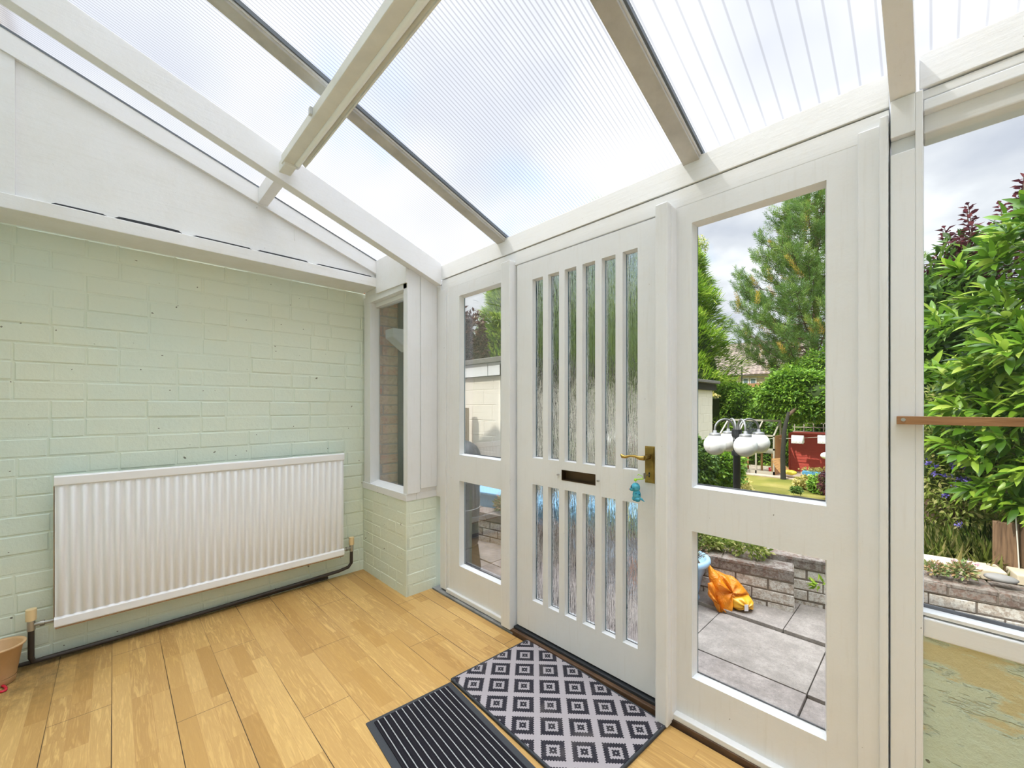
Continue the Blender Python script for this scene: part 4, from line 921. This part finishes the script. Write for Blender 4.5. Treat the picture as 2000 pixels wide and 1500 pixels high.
for i, (x, n_, lab, fw) in enumerate(((-3.16, 500, 'flowering succulents spilling over the wall beside the water butt', (LM['pinkflower'], 9)), (-2.92, 420, 'clump of pink-tipped succulents just right of the water butt planting', (LM['pinkflower'], 8)), (-1.62, 600, 'variegated green trailing plant on the wall behind the blue pot', None), (-1.28, 560, 'yellow-green ground cover on the wall above the orange bag', None), (-.98, 300, 'dark trailing plant with yellow leaves near the end of the planter', None))):
    y = 3.30+(x+.66)*.192+.16
    small_plant('trailing_plant', (x, y, .20), (.15, .10, .09), n_*2, LM['sedum'] if i < 2 else LM['herb'], .040, .018, lab, flower=fw)
small_plant('rosette_plant', tuple(at(1601, 1150, 3.40)), (.035, .02, .03), 26, LM['cypress'], .055, .018, 'small green rosette growing out of the set-back brick wall')

# ---- garage
M['block'] = plain('cream_painted_blockwork', (.82, .76, .66), .85, 0, .2, 40, .06); M['felt'] = plain('grey_roof_felt', (.20, .19, .17), .9, 0, .5, 40, .3)
gr = empty('garage', (-6.5, 8.0, -1.0)); tag(gr, 'flat-roofed cream blockwork garage beyond the glazed door', 'garage'); GO = (-6.5, 8, -1)
gx, gy = -4.28, 3.93
MB().box(gx-5, gx-.10, gy+.012, 11.9, -1.4, 1.74).build('core', M['mortar_pale'], gr, GO)
def blocks(P, U, N, L, nrow):
    o = brickwork('block_wall', M['block'], None, P, U, N, L, -.70, nrow, .2245, .45, .006, .012, .0015, pattern='S'); o.parent = gr; o.location = -Vector(GO)
    o2 = MB().obox(Vector(P)+Vector(U)*L/2-Vector(N)*.004-Vector(N)*.05+Vector((0, 0, -.70+nrow*.2245/2)), Vector(U)*L/2, Vector(N)*.05, Vector((0, 0, nrow*.2245/2))).build('joint', M['block'], gr, GO)
blocks((gx-5, gy, 0), (1, 0, 0), (0, -1, 0), 5.0, 11); blocks((gx, gy, 0), (0, 1, 0), (1, 0, 0), 7.97, 11)
fa = MB()
for k in range(9): fa.box(gx-5+k*.60, gx-5+k*.60+.585, gy-.06, gy-.035, 1.745, 1.925)
fa.build('fascia', M['paint_x'], gr, GO); MB().box(gx+.05, gx+.075, gy-.06, 12.0, 1.745, 1.90).build('fascia', M['bark_dark'], gr, GO)
MB().box(gx-5, gx+.16, gy-.10, 12.05, 1.925, 2.0).box(gx-5, gx+.04, gy-.04, 11.95, 1.74, 1.93).build('roof', M['felt'], gr, GO, bev=.01)
for k in (1, 4, 7): MB().box(gx-.62-k*.6, gx-.60-k*.6, gy-.075, gy-.06, 1.71, 1.93).build('gutter_bracket', M['bark_dark'], gr, GO)
pc = at(912, 830, 3.80); M['pole'] = mk_wood('old_timber_post', (.30, .22, .13), (.45, .36, .23), (40, 40, 3))
tag(MB().box(pc.x-.10, pc.x+.03, 3.72, 3.82, -.3, 1.28).build('timber_post', M['pole'], off=(pc.x, 3.77, 0), bev=.005), 'weathered square timber post standing against the cream garage wall', 'post')

# ---- garden lamp with four globes
def mk_lamp():
    b = ray(1439, 794)*.0067; b = Vector((b.x, b.y, 0)); z0 = TZ(b.x, b.y); base = Vector((b.x, b.y, z0)); root = empty('garden_lamp', tuple(base)); tag(root, 'black garden lamp post with four white globe lights on arched arms', 'garden lamp')
    R3 = Vector((RT[0], RT[1], 0)); A3 = Vector((AX[0], AX[1], 0)); B = tuple(base)
    MB().tube([base, base+Vector((0, 0, .05))], .11, 20).tube([base+Vector((0, 0, .04)), Vector((b.x, b.y, .88)), Vector((b.x, b.y, .92)), Vector((b.x, b.y, 1.0))], [.046, .044, .062, .06], 18).tube([Vector((b.x, b.y, .66)), Vector((b.x, b.y, .72))], .062, 16).build('post', M['blackpipe'], root, B)
    gm = plain('opal_globe', (.80, .79, .77), .25, 0, 0, 20, .0)
    m, nt, out = newmat('opal_globe_stained'); g = G(nt); w = g.co((1, 1, .35)); t = g.n('TexCoord'); s = g.n('SeparateXYZ'); g.put(t.outputs['Object'], s.inputs[0])
    st = g.m('MULTIPLY', g.ramp(g.noise(w, 22, 6, .7), [(.40, 0.), (.62, 1.)]), g.ramp(g.m('SUBTRACT', 1.30, s.outputs[2]), [(0, 0.), (.02, 0.), (.16, .75)])) if False else g.ramp(g.noise(w, 18, 6, .7), [(.52, 0.), (.70, .45)])
    g.bsdf(out, g.mix(st, (.82, .81, .79), (.42, .36, .22)), .22, None, 0, .5)
    for (u, w_) in ((-.335, -.10), (.345, .10), (-.057, -.30), (.047, .30)):
        e = Vector((b.x, b.y, 0))+R3*u+A3*w_; cz = .81
        a = Vector((b.x, b.y, .90)); pts = []
        for k in range(13):
            th = PI*k/12; f = (1-math.cos(th))/2; pts.append(a.lerp(Vector((e.x, e.y, .90)), .12+.88*f)+Vector((0, 0, .11+.125*math.sin(th) if True else 0)))
        pts = [Vector((b.x, b.y, .86)).lerp(Vector((e.x, e.y, .86)), .12)]+pts+[Vector((e.x, e.y, .985))]
        ar = MB().tube(pts, .0125, 8); ar.build('arm', M['steel'], root, B)
        q = MB().ball((e.x, e.y, cz), .134, 28, 18).build('globe', m, root, B)
        MB().lathe([(.068, .112), (.068, .142), (.045, .152), (.022, .155), (.020, .185), (.001, .187)], (e.x, e.y, cz), 18).build('globe_gallery', M['steel'], q, (0, 0, 0)).location = (0, 0, 0)
    for o in root.children:
        for c in o.children:
            for v in c.data.vertices: v.co -= base
mk_lamp()

# ---- lower garden: greenhouse, shed, trough
M['alu'] = plain('pale_frame_paint', (.40, .37, .30), .6); M['wood_old'] = mk_wood('old_orange_timber', (.40, .20, .08), (.62, .36, .16), (4, 30, 30))
gh = empty('greenhouse', (-4.9, 17.6, -1.2)); tag(gh, 'small glazed lean-to greenhouse with pale timber frame left of the red shed', 'greenhouse'); HO = (-4.9, 17.6, -1.2)
g0, g1, gyf, gyb = -5.85, -3.99, 17.0, 18.0; ez, rz_ = .24, .76
f_ = MB()
for x in (g0, g0+.62, g0+1.24, g1-.05): f_.box(x, x+.05, gyf, gyf+.05, -1.2, ez).beam((x+.025, gyf, ez), (x+.025, gyb-.1, rz_), .05, .04)
f_.box(g0, g1, gyf, gyf+.05, ez-.03, ez+.03).box(g0, g1, gyb-.15, gyb-.08, rz_-.03, rz_+.04).box(g0, g1, gyf, gyf+.05, -.28, -.22).box(g0, g1, gyf, gyf+.06, -1.2, -1.05).box(g1-.05, g1, gyb-.1, gyb-.04, -1.2, rz_)
f_.build('frame', M['alu'], gh, HO); MB().box(g1-.03, g1+.02, gyf+.05, gyb-.1, -1.2, ez).build('end_boards', M['wood_old'], gh, HO)
for k in range(3):
    a = g0+.05+k*.62; MB().box(a, a+.57, gyf+.02, gyf+.026, -1.05, ez-.03).build('glass_pane', M['glass'], gh, HO)
    MB().add([(a, gyf, ez+.01), (a+.57, gyf, ez+.01), (a+.57, gyb-.12, rz_), (a, gyb-.12, rz_)], [(0, 1, 2, 3)]).build('roof_pane', M['glass'], gh, HO)
bn = empty('potting_bench', (-4.6, 17.5, -1.2)); tag(bn, 'wooden potting bench inside the greenhouse', 'bench')
MB().box(-5.1, -4.1, 17.25, 17.75, -.42, -.35).build('bench_top', M['alu'], bn, (-4.6, 17.5, -1.2))
for x, y in ((-5.08, 17.27), (-4.16, 17.27), (-5.08, 17.68), (-4.16, 17.68), (-4.5, 17.27)): MB().box(x, x+.06, y, y+.06, -1.2, -.42).build('leg', M['wood_old'], bn, (-4.6, 17.5, -1.2))
tag(MB().lathe([(.001, 0), (.08, 0), (.11, .22), (.10, .22)], (-4.22, 17.6, -1.2), 16).build('bucket', M['red_plastic'], off=(-4.22, 17.6, -1.2)), 'red bucket on the ground under the greenhouse bench', 'bucket')
ch = empty('slatted_chair', (-5.0, 16.6, -1.2)); tag(ch, 'orange wooden slatted folding chair in front of the greenhouse', 'chair'); CO = (-5.0, 16.6, -1.2)
for k in range(5): MB().beam((-5.22+k*.07, 16.6, -.95), (-5.25+k*.07, 16.75, -.38), .045, .015).build('slat', M['wood_old'], ch, CO)
MB().box(-5.26, -4.92, 16.4, 16.65, -.86, -.83).build('seat', M['wood_old'], ch, CO)
for x in (-5.25, -4.94):
    for y in (16.4, 16.62): MB().box(x, x+.03, y, y+.03, -1.2, -.85).build('leg', M['wood_old'], ch, CO)
def mk_shed():
    m, nt, out = newmat('red_shiplap_stain'); g = G(nt); c = g.ramp(g.noise(g.co((2, 2, 20)), 3, 5, .6), [(.3, (.36, .035, .025)), (.7, (.52, .075, .045))]); g.bsdf(out, c, .6)
    r = empty('shed', (-2.7, 18.3, -1.2)); tag(r, 'red shiplap-clad garden shed at the far end of the lawn', 'shed'); o = (-2.7, 18.3, -1.2); z0, z1 = -1.12, .26
    mb = MB(); n = 12; h = (z1-z0)/n
    for k in range(n): mb.prism([(18.30, z0+k*h), (18.285, z0+k*h), (18.30, z0+(k+1)*h)], 'x', -3.80, -1.6)
    mb.box(-3.80, -1.6, 18.30, 19.4, z0, z1); mb.build('cladding', m, r, o)
    MB().box(-2.72, -2.68, 18.275, 18.29, z0, z1).box(-3.82, -1.58, 18.24, 19.45, z1, z1+.05).box(-3.83, -3.79, 18.27, 18.31, z0, z1).build('trim_board', m, r, o)
    MB().box(-3.85, -1.55, 18.25, 19.4, -1.22, -1.12).build('base', M['stone'], r, o)
mk_shed()
tl = empty('trellis', (-3.2, 19.5, .3)); tag(tl, 'pale square trellis rising behind the red shed roof', 'trellis')
t_ = MB()
for k in range(5): t_.box(-3.9+k*.31, -3.87+k*.31, 19.5, 19.52, .2, .68)
for k in range(3): t_.box(-3.95, -2.5, 19.52, 19.54, .30+k*.17, .33+k*.17)
t_.build('lattice', M['alu'], tl, (-3.2, 19.5, .3))
# washing line with cloths
wl0, wl1 = at(1500, 857, 17.6), at(1640, 851, 17.4); 
tag(MB().tube([wl0, wl0.lerp(wl1, .5)-Vector((0, 0, .03)), wl1], .008, 6).build('washing_line', M['rope'], off=tuple(wl0)), 'thin white washing line strung in front of the red shed', 'washing line')
M['cloth'] = plain('white_cloth', (.86, .86, .88), .8)
for (a, b, lab) in ((1546, 1570, 'small white cloth folded over the washing line, left of two'), (1597, 1622, 'white cloth on the washing line at the edge of the pane, right of two')):
    p, q = at(a, 851, 17.55), at(b, 851, 17.55); h = .26; n = 10; vs = []
    for i in range(n+1):
        u = i/n; x = p.x+(q.x-p.x)*u
        for dy, z in ((-.16, p.z-h+.01*math.sin(u*25)), (-.03, p.z-.01), (0, p.z+.02), (.03, p.z-.01), (.10, p.z-h*.9)): vs.append((x+(.02 if dy < -.1 else 0)-.0, p.y+dy+.01*math.sin(u*19), z))
    MB_ = MB().add(vs, [(i*5+j, i*5+j+1, (i+1)*5+j+1, (i+1)*5+j) for i in range(n) for j in range(4)], True); o = MB_.build('cloth', M['cloth'], off=tuple(p)); s_ = o.modifiers.new('solid', 'SOLIDIFY'); s_.thickness = .006
    tag(o, lab, 'cloth', 'cloths on the washing line')
M['bluepaint'] = plain('chipped_blue_paint', (.10, .33, .55), .6, 0, .3, 10, .35)
tro = MB(); a, b = at(1570, 922, 17.0), at(1640, 930, 16.6)
tb = empty('planter_trough', (-2.3, 16.9, -1.2)); tag(tb, 'blue painted planter trough on the lawn in front of the red shed', 'planter')
MB().box(a.x, a.x+1.7, 16.7, 17.1, -1.2, -.88).build('trough', M['bluepaint'], tb, (-2.3, 16.9, -1.2), bev=.01)
P, d = shell(900, (a.x+.6, 16.9, -.86), (.6, .18, .10), .2, .3); leaf_mesh('foliage', P, d, .07, .03, LM['yellow'], tb, (-2.3, 16.9, -1.2))
M['yellowp'] = plain('yellow_plastic', (.85, .68, .08), .4)
sl = []
for k in range(9):
    u = k/8; p = at(1517+20*u**1.6, 895+30*u, 16.9); sl.append(p)
so = empty('garden_slide', tuple(sl[-1])); tag(so, 'curved tan slide with a yellow foot beside the greenhouse', 'slide')
sm_ = MB()
for k in range(8): sm_.beam(sl[k], sl[k+1], .30, .03, (0, 1, 0))
sm_.build('chute', M['wood_old'], so, tuple(sl[-1])); MB().ball(sl[-1]+Vector((.1, 0, .05)), 1, 14, 8, (.2, .15, .09)).build('slide_foot', M['yellowp'], so, tuple(sl[-1]))
# lamp-coloured tub over purple shrub at the pane's edge
pc = at(1612, 925, 13.8)
shrub('low_purple_shrub', (pc.x+.05, 13.8, -.75), (.22, .22, .40), 1500, .05, .03, LM['purple'], 'purple-leaved plant at the right edge of the clear upper pane', lo=.4, core=.5, seed=3)
pb = at(1614, 890, 13.6); tag(MB().ball((pb.x+.04, 13.6, pb.z), 1, 20, 12, (.17, .17, .10)).tube([(pb.x+.04, 13.6, pb.z), (pb.x+.04, 13.6, -1.2)], .015, 8).build('bird_bath', M['cloth'], off=(pb.x, 13.6, -1.2)), 'white rounded bird bath half hidden at the right edge of the clear pane', 'bird bath')
shrub('low_shrub', tuple(at(1578, 942, 15.0)), (.32, .3, .18), 1600, .08, .045, LM['yellow'], 'low reddish-gold shrub in front of the blue trough', lo=.3, core=.5, seed=5, stem=False)
shrub('low_shrub', tuple(at(1606, 948, 14.6)), (.35, .3, .24), 2200, .10, .06, LM['laurel'], 'low bright green shrub right of the reddish-gold one by the trough', lo=.3, core=.5, seed=8, stem=False)
shrub('low_shrub', tuple(at(1556, 957, 13.6)), (.14, .12, .08), 500, .06, .035, LM['dark'], 'tiny green tuft alone on the lawn', lo=.3, core=.5, seed=2, stem=False)
shrub('garden_bush', tuple(at(1398, 912, 9.3)), (.50, .50, .52), 7000, .085, .05, LM['laurel'], 'rounded green bush beneath the left pair of lamp globes', lo=.5, core=.66, seed=1)
shrub('garden_bush', tuple(at(1352, 905, 8.6)), (.40, .45, .60), 5000, .08, .045, LM['dark'], 'darker bush beside the corner of the garage', lo=.5, core=.66, seed=7)
shrub('garden_bush', tuple(at(1420, 950, 10.5)), (.5, .45, .30), 3000, .07, .04, LM['yellow'], 'low yellowing growth at the foot of the lamp post', lo=.4, core=.6, seed=12, stem=False)

# ---- hedges and trees
def hedge(name, x0, x1, yc, dep, z0, z1, n, L, Wd, lm, label, cat='hedge', wob=.25, seed=0):
    base = ((x0+x1)/2, yc, z0); root = empty(name, base); tag(root, label, cat); X = x0+(x1-x0)*RNG.random(n)
    top = z1+wob*(np.sin(X*1.7+seed)*.6+np.sin(X*4.1+seed*2)*.4); Z = z0+(top-z0)*RNG.random(n)**.8; k = RNG.random(n) < .22; Z = np.where(k, top-.05*RNG.random(n), Z)
    bul = .25*np.sin(X*2.3+Z*2.9+seed)+.15*np.sin(X*5.3-Z*4.1); Yf = yc-dep/2+bul-.3*RNG.random(n); Yv = np.where(k, yc+(RNG.random(n)-.5)*dep, Yf)
    P = np.stack([X, Yv, Z], 1); D = RNG.normal(size=(n, 3))*.8+np.array([0, -.9, .2]); leaf_mesh('foliage', P, D, L*(.7+.6*RNG.random(n)), Wd, lm, root, base, up=(0, -.5, .8))
    xs = np.linspace(x0, x1, 40); vs = []
    for x in xs:
        t = z1-.12+wob*(math.sin(x*1.7+seed)*.6+math.sin(x*4.1+seed*2)*.4); vs += [(x, yc-dep*.30, z0), (x, yc-dep*.30, t), (x, yc+dep*.4, t), (x, yc+dep*.4, z0)]
    MB().add(vs, [(i*4+j, i*4+j+1, i*4+j+5, i*4+j+4) for i in range(39) for j in range(3)], True).build('shade_core', M['inner'], root, base)  # dark sheet behind the leaves: hedge shade put in as colour
    return root
hedge('laurel_hedge', -9.5, -1.0, 20.9, 1.6, -1.2, 2.2, 22000, .13, .065, LM['laurel'], 'tall green hedge stretching behind the greenhouse', seed=1)
hedge('golden_hedge', -8.6, -6.5, 18.4, 1.2, -1.2, 1.75, 7000, .10, .05, LM['yellow'], 'golden yellow shrubbery beside the far corner of the garage', wob=.35, seed=2)
def canopy_tree(name, c, r, n, L, Wd, lm, label, trunk_to=None, cat='tree', tw=.12, **kw):
    base = (c[0], c[1], TZ(c[0], c[1])); root = empty(name, base); tag(root, label, cat); nb = kw.get('clumps', 14); LP = []; LDs = []
    cc, cd_ = shell(nb, c, tuple(x*.72 for x in r), .55, .2, c[0])
    for q in cc:
        P, d = shell(n//nb, q, tuple(x*.42 for x in r), .55, .25, q[0]); LP.append(P); LDs.append(d+RNG.normal(size=d.shape)*.6)
    P = np.vstack(LP); D = np.vstack(LDs); leaf_mesh('foliage', P, D, L*(.7+.6*RNG.random(len(P))), Wd, lm, root, base, up=(0, -.3, .8))
    if kw.get('core', .45): blob('shade_core', c, r, M['inner'] if not kw.get('cm') else kw['cm'], root, base, kw.get('core', .45))
    tr_ = MB().tube([trunk_to or base, (c[0], c[1], c[2])], [tw, tw*.6], 10)
    for q in cc[:8]: tr_.tube([(c[0], c[1], c[2]-r[2]*.3), tuple(q)], [tw*.4, tw*.1], 6)
    tr_.build('trunk', kw.get('bark', M['bark']), root, base); return root
canopy_tree('laurel_tree', (-2.95, 17.6, 1.72), (1.75, .9, .92), 22000, .13, .07, LM['laurel'], 'bright leafy tree overhanging the red shed', tw=.06, core=.5, trunk_to=(at(1530, 885, 16.5).x+.09, 16.72, 1.0))
tk = at(1530, 885, 16.5)
lt_ = bpy.data.objects['laurel_tree']
tt_ = MB().tube([(tk.x, 16.5, -1.25), (tk.x-.02, 16.5, -.4), (tk.x+.03, 16.5, .5), (tk.x+.1, 16.75, 1.1)], [.085, .07, .065, .05], 10).build('trunk', M['bark_dark'], lt_, lt_.location)
def conifer(c, h, r, n, label, seed=0, name='conifer'):
    base = (c[0], c[1], -1.2); root = empty(name, base); tag(root, label, 'conifer', None); u = RNG.random(n)**.75; th = RNG.random(n)*6.283
    R = r*(1-u)**.75*(.80+.22*np.sin(th*5+u*31+seed)+.12*np.sin(u*70+th*2))*(.75+.25*RNG.random(n)); z = base[2]+.2+u*h
    P = np.stack([c[0]+R*np.cos(th), c[1]+R*np.sin(th), z], 1); D = np.stack([np.cos(th), np.sin(th), .25+.5*RNG.normal(size=n)], 1)
    leaf_mesh('foliage', P, D, (.20+.22*RNG.random(n))*(h/7)**.5, .055, LM['cypress'], root, base, bend=-.2, up=(0, 0, 1))
    MB().lathe([(r*.58, .2), (r*.5, h*.3), (r*.28, h*.65), (.02, h*.93)], base, 16).build('shade_core', M['inner'], root, base); MB().tube([base, (c[0], c[1], base[2]+h*.8)], [.12, .03], 8).build('trunk', M['bark'], root, base)  # dark cone added for the crown's shaded inside
conifer((-9.25, 21.0), 11.6, 4.0, 42000, 'lime green conifer left of the pine in the right-hand clear window', 1)
for x, y, h, r, n, s, lab in ((-11.0, 16.2, 11.4, 2.6, 22000, 2, 'lime conifer seen as a green blur through the right strips of the door glass'), (-11.9, 13.4, 9.6, 2.1, 18000, 3, 'lime conifer seen as a green blur through the middle strips of the door glass'), (-13.6, 12.7, 9.0, 2.3, 20000, 4, 'yellow-green conifer above the garage roof, in the left-hand clear window')):
    conifer((x, y), h, r, n, lab, s)
canopy_tree('copper_beech', (-14.1, 10.6, 3.9), (1.25, 1.3, 1.9), 9000, .20, .12, LM['beech'], 'dark copper-leaved tree above the garage in the left-hand clear window', clumps=18, core=.55, cm=M['bark_dark'])
canopy_tree('distant_tree', tuple(at(1354, 480, 34)), (1.1, .9, 1.0), 1100, .20, .09, LM['herb'], 'top of a tall thin grey-green tree far behind the lime conifer', clumps=10, core=0)
# pine with upturned tufted branches
def pine():
    base = Vector((at(1592, 400, 21.8).x-.25, 21.8, -1.2)); root = empty('pine_tree', tuple(base)); tag(root, 'tall open-branched pine with tufted green shoots beyond the right-hand clear window', 'pine tree')
    top = at(1597, 385, 21.8); H = top.z-base.z; br = MB(); LP, LD, LV = [], [], []; br.tube([base, base.lerp(top, .5)+Vector((.1, 0, 0)), top], [.20, .13, .03], 10); rr = random.Random(11)
    tips = []
    nb = 100
    for k in range(nb):
        u = .33+.66*k/(nb-1); z = base.z+H*u; az = k*2.399+rr.uniform(-.3, .3); Lb = (4.3*(1-u)**.60+.35)*rr.uniform(.75, 1.1); c = base.lerp(top, u); c.z = z
        d = Vector((math.cos(az), math.sin(az), 0)); pts = [c]
        for s in (.35, .7, 1.): pts.append(c+d*Lb*s+Vector((0, 0, Lb*(.04*s+.42*s*s*s))))
        br.tube(pts, [.035, .022, .014, .006], 6); tips.append((pts[-1], (pts[-1]-pts[-2]).normalized()))
        for j in range(int(5+Lb*3.6)):
            s = rr.uniform(.30, 1.); a = c+d*Lb*s+Vector((0, 0, Lb*(.04*s+.42*s*s*s))); sd = Vector((-d.y, d.x, 0))*rr.choice((-1, 1)); ln = rr.uniform(.28, .85)*(1.15-s*.5); e = a+(sd*rr.uniform(.3, 1.)+d*.6).normalized()*ln+Vector((0, 0, ln*rr.uniform(.25, .7)))
            br.tube([a, a.lerp(e, .6)-Vector((0, 0, .03)), e], [.012, .008, .004], 5); tips.append((e, Vector(((e-a).x*.5, (e-a).y*.5, .28)).normalized()))
            if rr.random() < .75: tips.append((a.lerp(e, .5)+Vector((0, 0, .08)), Vector((rr.gauss(0, .3), rr.gauss(0, .3), 1)).normalized()))
    for (p, d) in tips:
        q = RNG.random(); sh = .46+.22*rr.random(); n = 44; a = d.orthogonal().normalized(); b = d.cross(a); v0 = .15+.6*rr.random()
        if rr.random() < .035: v0 = .99
        for j in range(n):
            s = j/n; t = j*2.4; w = (a*math.cos(t)+b*math.sin(t)); LP.append(p+d*sh*(s-.55)); LD.append(w*(1-.3*s)+d*(.55+.6*s)); LV.append(min(1, max(0, v0+rr.uniform(-.12, .12))) if v0 < .9 else .99)
    n = len(LP); leaf_mesh('needles', LP, LD, .15+.05*RNG.random(n), .022, LM['pine'], root, tuple(base), lv=np.array(LV), bend=0); br.build('branch', M['bark'], root, tuple(base))
pine()
canopy_tree('ivy_tree', (-2.6, 19.6, 2.7), (1.9, .9, 1.3), 16000, .11, .06, LM['laurel'], 'ivy-covered growth beneath the pine branches', tw=.1, clumps=16, core=.45)
# backdrop planting further off
hedge('tree_belt', -.9, 9.0, 13.5, 2.5, -1.2, 2.2, 14000, .16, .08, LM['dark'], 'dark green belt of trees at the back of the garden, right-hand window', cat='trees', wob=.5, seed=5)
hedge('tree_belt', -38, -18.5, 31, 3, -1.2, 3.2, 14000, .28, .15, LM['dark'], 'distant dark tree belt behind the garage roof', cat='trees', wob=.8, seed=8)

# ---- distant house with scaffold poles
M['far_wall'] = plain('cream_far_render', (.66, .58, .42), .9, 0, 0, 20, .2)
def mk_tile():
    m, nt, out = newmat('brown_pantile'); g = G(nt); w = g.co(); b = g.n('TexBrick'); g.put(w, b.inputs['Vector']); b.inputs['Scale'].default_value = 1
    s = g.n('SeparateXYZ'); g.put(w, s.inputs[0]); u = g.m('SINE', g.m('MULTIPLY', s.outputs[0], 21.)); v = g.m('FRACT', g.m('MULTIPLY', s.outputs[2], 5.))
    c = g.mix(g.ramp(g.m('ADD', g.m('MULTIPLY', u, .3), v), [(.1, 1.), (.7, 0.)]), (.27, .21, .175), (.12, .085, .07)); c = g.mix(g.ramp(g.noise(w, 2, 5, .7), [(.4, 0.), (.7, .5)]), c, (.30, .25, .215))
    g.bsdf(out, c, .9, g.bump(g.m('ADD', u, v), .6, .05)); return m
M['pantile'] = mk_tile()
fh = empty('house', (-11, 31, -1.2)); tag(fh, 'distant cream house with a brown tiled roof beyond the hedge', 'house'); FO = (-11, 31, -1.2)
hx0, hx1 = at(1330, 700, 30).x, at(1560, 700, 30).x
ez_, tz_ = at(1440, 731, 30).z, at(1440, 672, 33).z
MB().box(hx0, hx1, 30.4, 35, -1.2, ez_).build('wall', M['far_wall'], fh, FO)
MB().prism([(30.0, ez_-.05), (35.4, ez_-.05), (32.7, tz_)], 'x', hx0-.3, hx1+.3).build('roof', M['pantile'], fh, FO)
MB().box(hx0, hx1, 30.25, 30.41, at(1440, 757, 30.3).z, at(1440, 750, 30.3).z).build('string_course', M['rust'], fh, FO)
for a, b in ((1450, 1462), (1464, 1477), (1430, 1440)):
    p, q = at(a, 752, 30.3), at(b, 738, 30.3); w = MB().box(p.x, q.x, 30.34, 30.40, p.z, q.z).build('window', M['cloth'], fh, FO); e = .06
    MB().box(p.x+e, q.x-e, 30.32, 30.345, p.z+e, q.z-e).build('pane', plain('dark_glass', (.16, .22, .24), .1), w, FO)
for a, lab in ((1399, 'left upright aerial pole in front of the distant house roof'), (1449, 'right upright aerial pole in front of the distant house roof')):
    p = at(a, 715, 24); tag(MB().tube([(p.x, 24, -1.2), (p.x, 24, p.z)], .035, 8).build('aerial_pole', M['steel'], off=(p.x, 24, -1.2)), lab, 'pole')
p, q = at(1340, 733, 24), at(1500, 733, 24); tag(MB().tube([p, q], .02, 6).tube([at(1340, 739, 24), at(1500, 740, 24)], .012, 6).build('overhead_cable', M['steel'], off=tuple(p)), 'pair of overhead wires between the two aerial poles', 'cable')
